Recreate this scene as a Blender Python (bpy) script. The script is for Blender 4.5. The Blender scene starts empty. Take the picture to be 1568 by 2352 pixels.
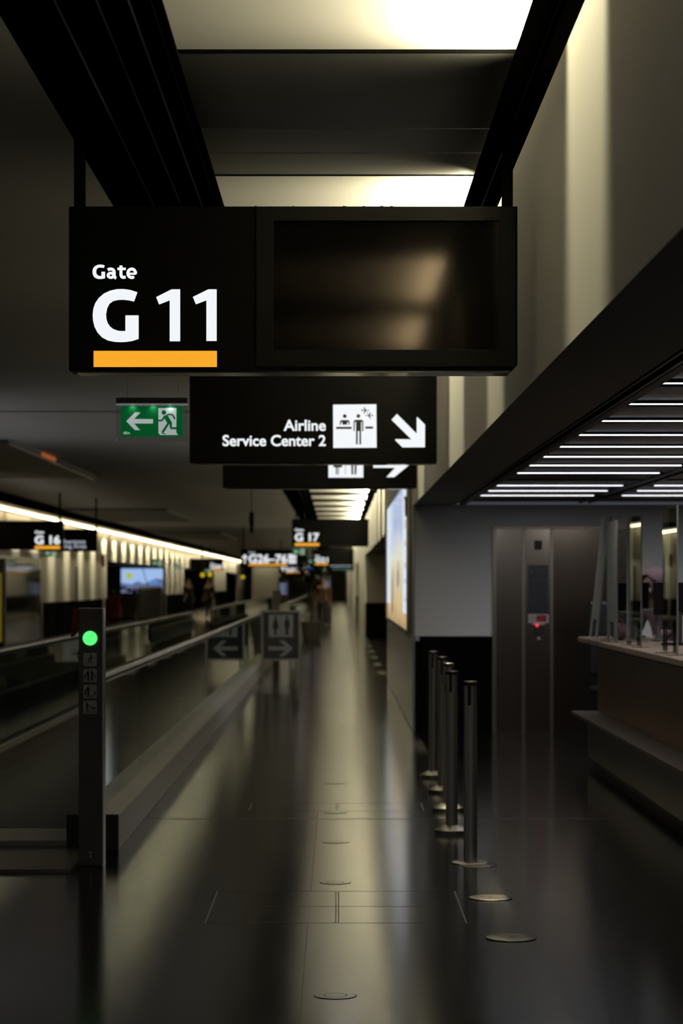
import bpy, bmesh, math, random
from mathutils import Vector, Matrix
random.seed(7)
S = bpy.context.scene
C = S.collection

# ------------------------------------------------------------------ camera, world, exposure
F, CX, CY, EYE = 5553.0, 775.0, 1340.0, 1.55      # focal length in px, vanishing point, eye height
cam_d = bpy.data.cameras.new('camera')
cam = bpy.data.objects.new('camera', cam_d)
C.objects.link(cam)
cam.location = (0, 0, EYE)
cam.rotation_euler = (math.radians(90), 0, 0)
cam_d.sensor_fit = 'VERTICAL'
cam_d.sensor_height = 36.0
cam_d.sensor_width = 24.0
cam_d.lens = 36.0 * F / 2352.0
cam_d.shift_x = (784 - CX) / 2352.0
cam_d.shift_y = (CY - 1176) / 2352.0
cam_d.clip_end = 600
cam_d.dof.use_dof = True
cam_d.dof.focus_distance = 9.7
cam_d.dof.aperture_fstop = 4.6
S.camera = cam

W = bpy.data.worlds.new('world')
S.world = W
W.use_nodes = True
W.node_tree.nodes['Background'].inputs[0].default_value = (0.8, 0.85, 1.0, 1)
W.node_tree.nodes['Background'].inputs[1].default_value = 0.06
S.view_settings.view_transform = 'Standard'
S.view_settings.look = 'None'
S.view_settings.exposure = 0.0
S.view_settings.gamma = 1.0
S.view_settings.use_curve_mapping = False
try:
    S.cycles.max_bounces = 8
    S.cycles.diffuse_bounces = 3
    S.cycles.glossy_bounces = 5
    S.cycles.transmission_bounces = 6
    S.cycles.transparent_max_bounces = 24
    S.cycles.caustics_reflective = False
    S.cycles.caustics_refractive = False
    S.cycles.sample_clamp_indirect = 3.0
except Exception:
    pass

# lamp powers, gathered here for tuning
P_PANEL, P_WASH, P_LEFTWASH, P_DOWN, P_LIFT = 48.0, 26.0, 24.0, 2.2, 3.3
E_STRIP, E_POSTER, E_SIGN = 3.2, 0.85, 0.95

def area(name, loc, direction, sx, sy, power, color, spread=180, xaxis=None):
    """An area lamp at loc shining along direction; sx runs along xaxis."""
    d = bpy.data.lights.new(name, 'AREA')
    d.shape = 'RECTANGLE'; d.size = sx; d.size_y = sy
    d.energy = power; d.color = color; d.spread = math.radians(spread)
    o = bpy.data.objects.new(name, d); C.objects.link(o)
    z = -Vector(direction).normalized()
    x = Vector(xaxis if xaxis else (1, 0, 0)); x = (x - z * x.dot(z)).normalized()
    y = z.cross(x)
    o.matrix_world = Matrix.Translation(loc) @ Matrix((x, y, z)).transposed().to_4x4()
    return o

WARM = (1.0, 0.89, 0.57)
def at(px, py, y):
    """The point at depth y metres that the photograph shows at pixel (px, py)."""
    return Vector(((px - CX) * y / F, y, EYE - (py - CY) * y / F))

# ------------------------------------------------------------------ materials
MATS = {}
def mat(name, col, rough=0.5, metal=0.0, emit=None, strength=0.0, noise=0.0, nscale=8.0, spec=0.5, bump=0.0, bscale=60.0, stretch=(1, 1, 1), coat=0.0):
    if name in MATS: return MATS[name]
    m = bpy.data.materials.new(name); m.use_nodes = True
    nt = m.node_tree; b = nt.nodes['Principled BSDF']
    b.inputs['Base Color'].default_value = (*col, 1)
    b.inputs['Roughness'].default_value = rough
    b.inputs['Metallic'].default_value = metal
    b.inputs['Specular IOR Level'].default_value = spec
    b.inputs['Coat Weight'].default_value = coat
    if emit:
        b.inputs['Emission Color'].default_value = (*emit, 1)
        b.inputs['Emission Strength'].default_value = strength
    if noise or bump:
        tc = nt.nodes.new('ShaderNodeTexCoord')
        mp = nt.nodes.new('ShaderNodeMapping'); mp.inputs['Scale'].default_value = stretch
        nt.links.new(tc.outputs['Object'], mp.inputs['Vector'])
        if noise:
            n = nt.nodes.new('ShaderNodeTexNoise'); n.inputs['Scale'].default_value = nscale; n.inputs['Detail'].default_value = 4
            nt.links.new(mp.outputs[0], n.inputs['Vector'])
            r = nt.nodes.new('ShaderNodeMapRange')
            r.inputs['To Min'].default_value = 1 - noise; r.inputs['To Max'].default_value = 1 + noise
            nt.links.new(n.outputs['Fac'], r.inputs['Value'])
            mx = nt.nodes.new('ShaderNodeVectorMath'); mx.operation = 'SCALE'
            mx.inputs[0].default_value = col
            nt.links.new(r.outputs[0], mx.inputs['Scale'])
            nt.links.new(mx.outputs[0], b.inputs['Base Color'])
        if bump:
            n2 = nt.nodes.new('ShaderNodeTexNoise'); n2.inputs['Scale'].default_value = bscale; n2.inputs['Detail'].default_value = 2
            nt.links.new(mp.outputs[0], n2.inputs['Vector'])
            bp = nt.nodes.new('ShaderNodeBump'); bp.inputs['Strength'].default_value = bump; bp.inputs['Distance'].default_value = 0.002
            nt.links.new(n2.outputs['Fac'], bp.inputs['Height'])
            nt.links.new(bp.outputs[0], b.inputs['Normal'])
    MATS[name] = m
    return m

def glow(name, col, s):
    return mat(name, (0.02, 0.02, 0.02), 0.4, emit=col, strength=s)

def glass(name, tint=(0.9, 0.95, 0.92), rough=0.0, ior=1.5, haze=0.0):
    """Clear sheet: transparent straight through, mirror-like by Fresnel."""
    if name in MATS: return MATS[name]
    m = bpy.data.materials.new(name); m.use_nodes = True
    nt = m.node_tree; nt.nodes.remove(nt.nodes['Principled BSDF'])
    out = nt.nodes['Material Output']
    t = nt.nodes.new('ShaderNodeBsdfTransparent'); t.inputs[0].default_value = (*tint, 1)
    g = nt.nodes.new('ShaderNodeBsdfGlossy'); g.inputs['Roughness'].default_value = rough
    g.inputs['Color'].default_value = (0.9, 0.95, 0.92, 1)
    f = nt.nodes.new('ShaderNodeFresnel'); f.inputs[0].default_value = ior
    mx = nt.nodes.new('ShaderNodeMixShader')
    nt.links.new(f.outputs[0], mx.inputs[0]); nt.links.new(t.outputs[0], mx.inputs[1]); nt.links.new(g.outputs[0], mx.inputs[2])
    last = mx
    if haze:
        d = nt.nodes.new('ShaderNodeBsdfDiffuse'); d.inputs[0].default_value = (0.7, 0.72, 0.72, 1)
        m2 = nt.nodes.new('ShaderNodeMixShader'); m2.inputs[0].default_value = haze
        nt.links.new(mx.outputs[0], m2.inputs[1]); nt.links.new(d.outputs[0], m2.inputs[2]); last = m2
    nt.links.new(last.outputs[0], out.inputs['Surface'])
    MATS[name] = m
    return m

M_WALL = mat('wall_paint', (0.62, 0.60, 0.55), 0.75, noise=0.03, nscale=1.5)
M_WHITE = mat('white_panel', (0.78, 0.77, 0.74), 0.7)
M_DADO = mat('black_dado', (0.004, 0.004, 0.004), 0.8, spec=0.0)
M_CEIL = mat('ceiling_grey', (0.43, 0.42, 0.40), 0.6, noise=0.04, nscale=0.6)
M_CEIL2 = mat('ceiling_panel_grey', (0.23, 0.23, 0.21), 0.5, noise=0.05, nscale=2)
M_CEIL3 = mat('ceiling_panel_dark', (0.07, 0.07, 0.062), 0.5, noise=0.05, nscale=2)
M_BLACK = mat('black_metal', (0.004, 0.004, 0.004), 0.9, spec=0.0)
M_BLACK2 = mat('black_satin', (0.006, 0.006, 0.006), 0.5)
M_RAIL = mat('dark_rail', (0.025, 0.025, 0.023), 0.35, metal=0.4, spec=.3)
M_SOFFIT = mat('soffit_grey', (0.16, 0.155, 0.145), 0.6, noise=0.03, nscale=1)
M_BASE = mat('base_steel', (.30, .28, .25), .35, metal=1.0)
M_STEEL = mat('brushed_steel', (0.60, 0.55, 0.48), 0.36, metal=1.0, noise=0.08, nscale=6, stretch=(1, 1, 0.05))
M_STEEL_D = mat('dark_brushed_steel', (0.25, 0.215, 0.175), 0.22, metal=1.0, noise=0.08, nscale=6, stretch=(8, 8, 0.1))
M_CHROME = mat('chrome', (0.75, 0.74, 0.72), 0.12, metal=1.0)
M_ALU = mat('aluminium', (0.55, 0.54, 0.51), 0.3, metal=1.0)
M_SIGN = mat('sign_black', (0.002, 0.002, 0.002), 0.4, spec=0.06)
M_SCREEN = mat('screen_glass', (0.002, 0.002, 0.002), 0.065, spec=0.15)
M_SCREEN.node_tree.nodes['Principled BSDF'].inputs['Specular Tint'].default_value = (1, .80, .66, 1)
M_LETTER = glow('lit_white', (0.93, 0.96, 1.0), E_SIGN)
M_ORANGE = glow('lit_orange', (1.0, 0.42, 0.02), 0.95)
M_SKIRT = mat('skirt_stone', (0.66, 0.64, 0.60), 0.4, noise=0.06, nscale=3)
M_GLASS = glass('balustrade_glass', (0.82, 0.90, 0.82), ior=1.75)
M_ACRYL = glass('acrylic', (0.93, 0.95, 0.95), haze=0.012)
M_ACRYL_F = glass('frosted_acrylic', (0.75, 0.76, 0.76), rough=0.3, haze=0.28)
M_RUBBER = mat('black_rubber', (0.006, 0.006, 0.006), 0.30)
M_BELT = mat('belt', (0.02, 0.02, 0.02), 0.45)
M_WOOD = mat('counter_wood', (0.50, 0.36, 0.25), 0.4, noise=0.2, nscale=5, stretch=(6, 0.4, 6))
M_AMBER = mat('amber_panel', (0.26, 0.12, 0.03), 0.35, noise=0.15, nscale=1.2)
M_PLINTH = mat('plinth_grey', (0.15, 0.155, 0.13), 0.3, metal=0.5)
M_RED = mat('red_plastic', (0.30, 0.012, 0.012), 0.4)
M_INK = mat('navy_ink', (0.01, 0.01, 0.025), 0.6)
M_STICK = mat('sticker_grey', (0.80, 0.78, 0.76), 0.5)
M_REDINK = mat('red_ink', (0.35, 0.02, 0.02), 0.6)
M_GREEN = mat('exit_green', (0.0, 0.22, 0.05), 0.5, emit=(0.0, 0.42, 0.09), strength=0.14)
M_EXITW = mat('exit_white', (0.75, 0.78, 0.78), 0.5, emit=(0.85, 0.95, 0.95), strength=0.36)

# ------------------------------------------------------------------ mesh builder
ORG = {}
class MB:
    def __init__(s): s.bm = bmesh.new()
    def box(s, x0, x1, y0, y1, z0, z1):
        vs = [s.bm.verts.new((x, y, z)) for x in (x0, x1) for y in (y0, y1) for z in (z0, z1)]
        for f in ((0, 1, 3, 2), (4, 6, 7, 5), (0, 4, 5, 1), (2, 3, 7, 6), (0, 2, 6, 4), (1, 5, 7, 3)):
            s.bm.faces.new([vs[i] for i in f])
        return s
    def prism(s, pts, y0, y1, axis='y'):
        """Polygon pts in (x,z) pushed from y0 to y1 (axis y); axis x: pts are (y,z); axis z: pts are (x,y)."""
        def P(p, d):
            return {'y': (p[0], d, p[1]), 'x': (d, p[0], p[1]), 'z': (p[0], p[1], d)}[axis]
        a = [s.bm.verts.new(P(p, y0)) for p in pts]; b = [s.bm.verts.new(P(p, y1)) for p in pts]
        n = len(pts)
        s.bm.faces.new(a); s.bm.faces.new(b[::-1])
        for i in range(n): s.bm.faces.new((a[i], b[i], b[(i + 1) % n], a[(i + 1) % n]))
        return s
    def disc(s, cx, cz, r, y0, y1, n=24, axis='y'):
        return s.prism([(cx + r * math.cos(t * 2 * math.pi / n), cz + r * math.sin(t * 2 * math.pi / n)) for t in range(n)], y0, y1, axis)
    def stroke(s, pts, w, y0, y1, axis='y'):
        for p, q in zip(pts, pts[1:]):
            d = Vector((q[0] - p[0], q[1] - p[1]))
            if d.length < 1e-9: continue
            n = Vector((-d.y, d.x)).normalized() * w / 2
            s.prism([(p[0] + n.x, p[1] + n.y), (q[0] + n.x, q[1] + n.y), (q[0] - n.x, q[1] - n.y), (p[0] - n.x, p[1] - n.y)], y0, y1, axis)
        return s
    def lathe(s, prof, cx, cy, n=32):
        """prof: list of (r, z) from bottom to top."""
        rings = []
        for r, z in prof:
            rings.append([s.bm.verts.new((cx + r * math.cos(2 * math.pi * i / n), cy + r * math.sin(2 * math.pi * i / n), z)) for i in range(n)])
        for a, b in zip(rings, rings[1:]):
            for i in range(n): s.bm.faces.new((a[i], a[(i + 1) % n], b[(i + 1) % n], b[i]))
        s.bm.faces.new(rings[0][::-1]); s.bm.faces.new(rings[-1])
        return s
    def tube(s, pts, r, n=10, closed=False):
        pts = [Vector(p) for p in pts]; rings = []
        for i, p in enumerate(pts):
            d = (pts[min(i + 1, len(pts) - 1)] - pts[max(i - 1, 0)]).normalized()
            u = d.cross(Vector((0, 0, 1)))
            if u.length < 1e-3: u = d.cross(Vector((1, 0, 0)))
            u.normalize(); v = d.cross(u)
            rings.append([s.bm.verts.new(p + (u * math.cos(2 * math.pi * k / n) + v * math.sin(2 * math.pi * k / n)) * r) for k in range(n)])
        for a, b in zip(rings, rings[1:]):
            for k in range(n): s.bm.faces.new((a[k], a[(k + 1) % n], b[(k + 1) % n], b[k]))
        s.bm.faces.new(rings[0][::-1]); s.bm.faces.new(rings[-1])
        return s
    def ball(s, c, rx, ry, rz, seg=20, rings=12):
        r = bmesh.ops.create_uvsphere(s.bm, u_segments=seg, v_segments=rings, radius=1.0)
        bmesh.ops.transform(s.bm, matrix=Matrix.Translation(c) @ Matrix.Diagonal((rx, ry, rz, 1)), verts=r['verts'])
        return s
    def build(s, name, m, parent=None, bevel=0.0, smooth=False, label=None):
        bmesh.ops.recalc_face_normals(s.bm, faces=s.bm.faces)
        me = bpy.data.meshes.new(name)
        if parent is not None: org = ORG[parent.name]
        else:
            xs = [v.co for v in s.bm.verts]
            org = Vector(((min(v.x for v in xs) + max(v.x for v in xs)) / 2, (min(v.y for v in xs) + max(v.y for v in xs)) / 2, min(v.z for v in xs)))
        bmesh.ops.translate(s.bm, vec=-org, verts=s.bm.verts)
        s.bm.to_mesh(me); s.bm.free()
        if smooth:
            for p in me.polygons: p.use_smooth = True
            try: me.set_sharp_from_angle(angle=math.radians(35))
            except Exception: pass
        o = bpy.data.objects.new(name, me); C.objects.link(o)
        me.materials.append(m)
        if parent is not None: o.parent = parent
        else: o.location = org
        ORG[o.name] = Vector(org)
        if bevel:
            b = o.modifiers.new('bevel', 'BEVEL'); b.width = bevel; b.segments = 2; b.limit_method = 'ANGLE'
        if label: o['label'] = label
        return o

def empty(name, loc, label=None, cat=None, group=None):
    o = bpy.data.objects.new(name, None); C.objects.link(o)
    o.location = loc; o.empty_display_size = 0.1
    ORG[o.name] = Vector(loc)
    return tag(o, label, cat, group)
def tag(o, label=None, cat=None, group=None, kind=None):
    if label: o['label'] = label
    if cat: o['category'] = cat
    if group: o['group'] = group
    if kind: o['kind'] = kind
    return o
def struct(name, mb, m, bevel=0.0):
    o = mb.build(name, m, None, bevel); o['kind'] = 'structure'; return o
def copy_tree(o, parent=None):
    c = o.copy(); C.objects.link(c)
    if parent is not None: c.parent = parent
    for ch in list(o.children): copy_tree(ch, c)
    return c

DG = None
def lettering(name, body, x0, x1, z0, z1, y, m, parent, bold=0.03, depth=0.003, align=None):
    """Text fitted into the rectangle x0..x1, z0..z1, standing at depth y and facing the camera."""
    cu = bpy.data.curves.new('text', 'FONT'); cu.body = body
    cu.size = 1.0; cu.offset = bold; cu.extrude = 0.0; cu.resolution_u = 6
    if align: cu.align_x = align
    cu.space_line = 0.86
    o = bpy.data.objects.new('text', cu); C.objects.link(o)
    bpy.context.view_layer.update()
    me = bpy.data.meshes.new_from_object(o.evaluated_get(bpy.context.evaluated_depsgraph_get()))
    bpy.data.objects.remove(o); bpy.data.curves.remove(cu)
    bm = bmesh.new(); bm.from_mesh(me); bpy.data.meshes.remove(me)
    xs = [v.co.x for v in bm.verts]; ys = [v.co.y for v in bm.verts]
    sx = (x1 - x0) / (max(xs) - min(xs)); sz = (z1 - z0) / (max(ys) - min(ys))
    ax, az = min(xs), min(ys)
    for v in bm.verts: v.co = Vector((x0 + (v.co.x - ax) * sx, y, z0 + (v.co.y - az) * sz))
    g = bmesh.ops.extrude_face_region(bm, geom=list(bm.faces))
    bmesh.ops.translate(bm, vec=(0, depth, 0), verts=[e for e in g['geom'] if isinstance(e, bmesh.types.BMVert)])
    mb = MB(); mb.bm.free(); mb.bm = bm
    return mb.build(name, m, parent)

# ------------------------------------------------------------------ setting: floor
Y0, Y1 = -7.0, 230.0
XW = 0.794                   # corridor's right wall plane
ZS = 2.37                    # soffit and low ceiling height
fm = bpy.data.materials.new('dark_floor'); fm.use_nodes = True
nt = fm.node_tree; b = nt.nodes['Principled BSDF']
b.inputs['Base Color'].default_value = (0.008, 0.008, 0.0078, 1)
b.inputs['Specular IOR Level'].default_value = 0.55
tc = nt.nodes.new('ShaderNodeTexCoord')
mp = nt.nodes.new('ShaderNodeMapping'); mp.inputs['Scale'].default_value = (1.0, 0.25, 1)
nt.links.new(tc.outputs['Object'], mp.inputs[0])
n1 = nt.nodes.new('ShaderNodeTexNoise'); n1.inputs['Scale'].default_value = 1.7; n1.inputs['Detail'].default_value = 5
nt.links.new(mp.outputs[0], n1.inputs['Vector'])
r1 = nt.nodes.new('ShaderNodeMapRange'); r1.inputs['To Min'].default_value = 0.115; r1.inputs['To Max'].default_value = 0.165
nt.links.new(n1.outputs['Fac'], r1.inputs['Value']); nt.links.new(r1.outputs[0], b.inputs['Roughness'])
n2 = nt.nodes.new('ShaderNodeTexNoise'); n2.inputs['Scale'].default_value = 160; n2.inputs['Detail'].default_value = 1
nt.links.new(tc.outputs['Object'], n2.inputs['Vector'])
bp = nt.nodes.new('ShaderNodeBump'); bp.inputs['Strength'].default_value = 0.12; bp.inputs['Distance'].default_value = 0.001
nt.links.new(n2.outputs['Fac'], bp.inputs['Height']); nt.links.new(bp.outputs[0], b.inputs['Normal'])
struct('floor', MB().box(-14, 7, Y0, Y1, -0.2, 0), fm)

def fl(px, py):
    y = EYE * F / (py - CY)
    return Vector(((px - CX) * y / F, y, 0))

M_SEAM = mat('seam_dark', (0.004, 0.004, 0.004), 0.5)
tn = [0]
def trim(mb, m, bevel=0.0):
    tn[0] += 1
    return struct('trim_%d' % tn[0], mb, m, bevel)
# bright cross joint, then the fine joints of the crossing boards
y = fl(0, 1881).y
trim(MB().box(-1.26, 1.78, y - .008, y + .008, -0.01, 0.0015), mat('joint_metal', (0.45, 0.44, 0.42), 0.28, metal=1.0))
for py in (1615, 2047, 2082, 2120, 1845, 1863):
    y = fl(0, py).y
    trim(MB().box(-1.2 if py == 1615 else -.6, .72 if py == 1615 else .6, y - .003, y + .003, -0.01, 0.0006), M_SEAM)
for x in (-.604, .588):
    trim(MB().box(x - .004, x + .004, 11.03, 12.17, -0.01, 0.0012), M_ALU)
    trim(MB().box(x - .004, x + .004, 16.5, 17.05, -0.01, 0.0012), M_ALU)
for ya, yb in ((11.05, 12.15), (16.55, 17.0)):
    trim(MB().box(-.011, -.006, ya, yb, -0.01, 0.0008), M_SEAM)
    trim(MB().box(.002, .007, ya, yb, -0.01, 0.0008), M_SEAM)
x = -.135
trim(MB().box(x - .0015, x + .0015, 12.2, 16.4, -0.01, 0.0006), M_SEAM)
trim(MB().box(x - .0015, x + .0015, 8.0, 11.0, -0.01, 0.0006), M_SEAM)

# ------------------------------------------------------------------ setting: right side walls
struct('wall_right_upper', MB().box(XW, XW + .25, Y0, Y1, ZS, 4.2), M_WALL)
struct('wall_right_block', MB().box(XW, 7, 25.2, 38.2, 0, ZS), M_WHITE)
struct('wall_right_end', MB().box(7, 7.2, Y0, 25.2, 0, ZS + .2), M_WHITE)
struct('wall_right_far', MB().box(XW, 3, 69, 92, 0, ZS), M_WALL)
struct('wall_right_farther', MB().box(XW, 3, 104, 135, 0, ZS), M_WALL)
struct('wall_right_distant', MB().box(XW, 3, 150, Y1, 0, ZS), M_WALL)
struct('wall_right_recess', MB().box(3, 3.2, 38.2, Y1, 0, ZS), M_WALL)
struct('ceiling_recess', MB().box(XW + .26, 3.2, 38.2, Y1, ZS + .001, ZS + .1), M_SOFFIT)
def baseboard(side, mb):
    return struct('baseboard_' + side, mb, M_DADO)
baseboard('elevator', MB().box(XW + .012, 1.612, 25.185, 25.2, 0, 1.0))
baseboard('far', MB().box(XW, 2.9, 68.985, 69, 0, 1.0))
baseboard('farther', MB().box(XW, 2.9, 103.985, 104, 0, 1.0))
# polished cladding under the poster
M_CLAD = mat('polished_cladding', (0.30, 0.29, 0.26), 0.09, metal=0.85)
for i, (ya, yb) in enumerate(((25.2, 28.4), (28.42, 31.6), (31.62, 34.8), (34.82, 38.2))):
    trim(MB().box(XW - .012, XW, ya, yb, 0.012, 0.97), M_CLAD)
trim(MB().box(XW - .02, XW + .002, 25.2, 38.2, 0.97, 0.995), M_ALU)
trim(MB().box(XW - .012, XW + .012, 25.178, 25.2, 0.0, ZS), mat('corner_profile', (0.25, 0.24, 0.22), 0.35, metal=0.7))

# soffit of the low service area
struct('ceiling_soffit', MB().box(XW + .002, 1.20, Y0, 25.2, ZS - .001, ZS + .4), M_SOFFIT)
trim(MB().box(1.20, 1.30, Y0, 25.2, ZS + .06, ZS + .4), M_BLACK2)
trim(MB().box(1.215, 1.225, Y0, 25.2, ZS - .002, ZS + .06), M_RAIL)
trim(MB().box(1.265, 1.28, Y0, 25.2, ZS - .002, ZS + .06), M_RAIL)
M_LOW = mat('low_ceiling', (0.13, 0.125, 0.125), 0.42)
struct('ceiling_service', MB().box(1.30, 7, Y0, 25.2, ZS + .03, ZS + .2), M_LOW)
trim(MB().box(1.285, 1.33, Y0, 25.2, ZS - .004, ZS + .03), mat('ceiling_edge', (0.10, 0.095, 0.09), 0.5))
for x in (2.51, 2.61):
    trim(MB().box(x, x + .02, Y0, 25.2, ZS + .012, ZS + .03), M_RAIL)
for k in range(24):
    yy = 25.0 - 1.17 * k - .62
    for xa, xb in ((1.33, 2.5), (2.64, 3.8)):
        trim(MB().box(xa, xb, yy - .008, yy + .008, ZS + .02, ZS + .03), M_RAIL)

# ------------------------------------------------------------------ setting: high ceilings and black beams
HB = 3.33                     # underside of the black beams
struct('ceiling_main', MB().box(-7.7, -1.06, Y0, Y1, 3.60, 3.8), M_CEIL)
for y in (28.8,):
    trim(MB().box(-7.6, -1.1, y - .03, y + .03, 3.592, 3.6), M_SEAM)
# right beam: two flanges with a slot between them
def beam_right():
    mb = MB()
    mb.prism([(.594, HB), (.640, HB), (.665, 3.42), (.650, 3.42)], Y0, Y1)
    mb.box(.64, .70, Y0, Y1, HB + .05, 3.42)
    mb.box(.70, .755, Y0, Y1, HB, 3.56)
    return mb
struct('ceiling_beam_right', beam_right(), M_BLACK)
for x in (.630, .694):
    trim(MB().box(x - .003, x + .003, Y0, Y1, HB + .035, HB + .058), M_RAIL)
def beam_left(s=1, off=0):
    mb = MB()
    for xa, xb, zb in ((-1.058, -.985, 0), (-.985, -.93, .10), (-.93, -.90, .02), (-.90, -.86, .06), (-.86, -.82, .0),
                       (-.82, -.70, .14), (-.70, -.67, .0), (-.67, -.64, .06), (-.64, -.60, .02), (-.60, -.57, .07)):
        a, b_ = sorted((s * xa + off, s * xb + off))
        mb.box(a, b_, Y0, Y1, HB + zb, HB + .19 if xa < -.66 else HB + .12)
    mb.prism([(-.538, HB), (-.60, HB + .12), (-.57, HB)], Y0, Y1)
    return mb
struct('ceiling_beam_left', beam_left(), M_BLACK)
trim(MB().box(-.893, -.867, Y0, 45, HB + .05, HB + .062), mat('grey_light_rail', (0.50, 0.56, 0.70), 0.5))
for x, zz in ((-.94, .085), (-.79, .13), (-.655, .045), (-.585, .055)):
    trim(MB().box(x - .004, x + .004, Y0, Y1, HB + zz, HB + zz + .02), M_RAIL)

# far hall beyond the walkways, left wall
XL = -8.4
struct('wall_left_upper', MB().box(XL - .25, XL, 50, Y1, ZS, 4.2), M_WALL)
struct('wall_left_near', MB().box(XL - .25, XL, 69, 88, 0, ZS), M_WALL)
struct('wall_left_middle', MB().box(XL - .25, XL, 118.5, 132, 0, ZS), M_WALL)
struct('wall_left_far', MB().box(XL - .25, XL, 165, 182, 0, ZS), M_WALL)
struct('wall_left_distant', MB().box(XL - .25, XL, 205, Y1, 0, ZS), M_WALL)
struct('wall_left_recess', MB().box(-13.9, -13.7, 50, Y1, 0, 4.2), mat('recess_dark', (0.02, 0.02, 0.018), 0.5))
struct('ceiling_left_recess', MB().box(-13.7, XL - .25, Y0, Y1, ZS, ZS + .1), M_SOFFIT)
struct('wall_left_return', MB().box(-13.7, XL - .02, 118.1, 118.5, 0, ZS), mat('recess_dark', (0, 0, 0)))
struct('wall_left_face', MB().box(-9.4, XL - .02, 68.5, 69, 0, ZS), M_WALL)
baseboard('left_near', MB().box(XL - .01, XL + .015, 69, 88, 0, 1.0))
baseboard('left_face', MB().box(-9.4, XL + .015, 68.48, 68.5, 0, 1.0))
baseboard('left_middle', MB().box(XL, XL + .015, 118.5, 132, 0, 1.0))
baseboard('left_far', MB().box(XL, XL + .015, 165, 182, 0, 1.0))
struct('ceiling_left', MB().box(XL - .2, -7.70, Y0, Y1, 3.45, 3.55), M_WHITE)
struct('ceiling_beam_far_left', MB().box(-7.74, -7.66, Y0, Y1, 3.425, 3.6).box(-7.62, -7.52, Y0, Y1, 3.50, 3.6), M_BLACK)
struct('wall_far_end', MB().box(-13.9, 3.2, Y1, Y1 + .3, 0, 4.2), M_WALL)
struct('ceiling_corridor', MB().box(-.7, .9, Y0, Y1, 4.15, 4.25), M_CEIL2)
# shop front in the near left wall
shop = struct('window_1', MB().box(XL - .02, XL, 50, 68.4, 0.02, ZS - .02), mat('dark_shop_glass', (0.006, 0.006, 0.006), 0.05, spec=0.8))
trim(MB().box(XL - .1, XL + .03, 50, 68.5, ZS - .12, ZS + .02), mat('grey_fascia', (0.25, 0.25, 0.26), 0.5))

# ------------------------------------------------------------------ ceiling light bays of the corridor
ZP = 3.62
def bay(y0, y1, label, group, lit=True):
    """A recessed white reflector lit from its right edge by a hidden tube."""
    root = empty('ceiling_light', ((-.528 + .585) / 2, (y0 + y1) / 2, ZP), label, 'ceiling light', group)
    MB().box(-.74, .72, y0, y1, ZP, ZP + .015).build('reflector', M_WHITE, root)
    lip = .012 if y0 < 14.5 else .06
    fr = MB()
    fr.box(-.74, .72, y0 - .02, y0, ZP - lip, ZP + .02); fr.box(-.74, .72, y1, y1 + .02, ZP - lip, ZP + .02)
    fr.box(-.74, -.72, y0, y1, ZP - .02, ZP + .02)
    bf = [(.662, 3.44), (.752, 3.44), (.752, ZP), (.722, ZP)]  # unseen end baffles, added to keep lamp spill off the grey panels
    fr.prism(bf, y0 - .02, y0); fr.prism(bf, y1, y1 + .02)
    fr.build('frame', M_BLACK, root)
    MB().box(.72, .735, y0, y1, 3.47, ZP).build('side_panel', M_WHITE, root)
    MB().tube([(.70, y0 + .05, 3.45), (.70, y1 - .05, 3.45)], .010, 8).build('tube_lamp', M_ALU, root)
    area('bay_lamp', (.678, (y0 + y1) / 2, 3.49), (-.8, 0, 1), y1 - y0 - .16, .04, P_PANEL * (1.25 if y0 < 50 else 2.0) * (y1 - y0) / 1.9, WARM, 140, (0, 1, 0))
PER = 4.5
k = -2
bays = []
edges = []
while True:
    ya = 7.65 + PER * k
    yb = ya + 1.72
    if k == 1: ya, yb = 12.22, 14.3
    if k == -1: ya, yb = 1.5, 3.9
    if k == -2: ya, yb = -2.1, .4
    if k >= 2: ya, yb = 14.85 + (k - 2) * PER, 14.85 + (k - 2) * PER + 3.95
    if ya > 212: break
    near = {-2: 'lit warm white ceiling bay farthest back over the near end of the corridor', -1: 'lit warm white ceiling bay next back over the near end of the corridor',
            0: 'large bright ceiling light bay cut by the top edge of the photo', 1: 'bright warm ceiling light bay just above the gate eleven sign'}
    bay(ya, yb, near.get(k, 'warm white ceiling light bay in the lit ladder above the distant corridor'), 'corridor ceiling light bays')
    edges.append((ya, yb))
    k += 1
# grey panels between the bays
prev = Y0
for ya, yb in edges + [(Y1, Y1)]:
    if ya - .02 > prev + .1:
        a, e = prev, ya - .02
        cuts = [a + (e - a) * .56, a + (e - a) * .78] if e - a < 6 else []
        ps = [a] + cuts + [e]
        for n_, (p, q) in enumerate(zip(ps, ps[1:])):
            tn[0] += 1
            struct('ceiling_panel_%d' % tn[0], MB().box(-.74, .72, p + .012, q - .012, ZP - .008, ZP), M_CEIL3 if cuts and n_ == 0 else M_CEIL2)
    prev = yb + .02

# slot lamps that graze the right upper wall
for yc, ln, p in ((7.75, 1.2, 1.0), (-1.0, 1.2, 1.0), (3.2, 1.2, 1.0), (12.2, 1.2, 1.0), (16.2, 1.9, 1.0), (23.0, 1.6, 1.0)):
    area('wall_wash_light', (.768, yc, 4.1), (.08, 0, -1), ln, .02, P_WASH * p * ln / 1.2, (1, .91, .58), 20, (0, 1, 0))
area('wall_wash_light', (.768, 12, 4.1), (.10, 0, -1), 30, .02, 95.0, (1, .87, .55), 24, (0, 1, 0))  # added dim strip standing in for bay light that leaks over the beam
y = 42.0
while y < 190:
    area('wall_wash_light', (.768, y, 4.1), (.06, 0, -1), 1.6, .02, P_WASH * 3.2, (1, .91, .58), 20, (0, 1, 0))
    y += 4.4
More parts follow.
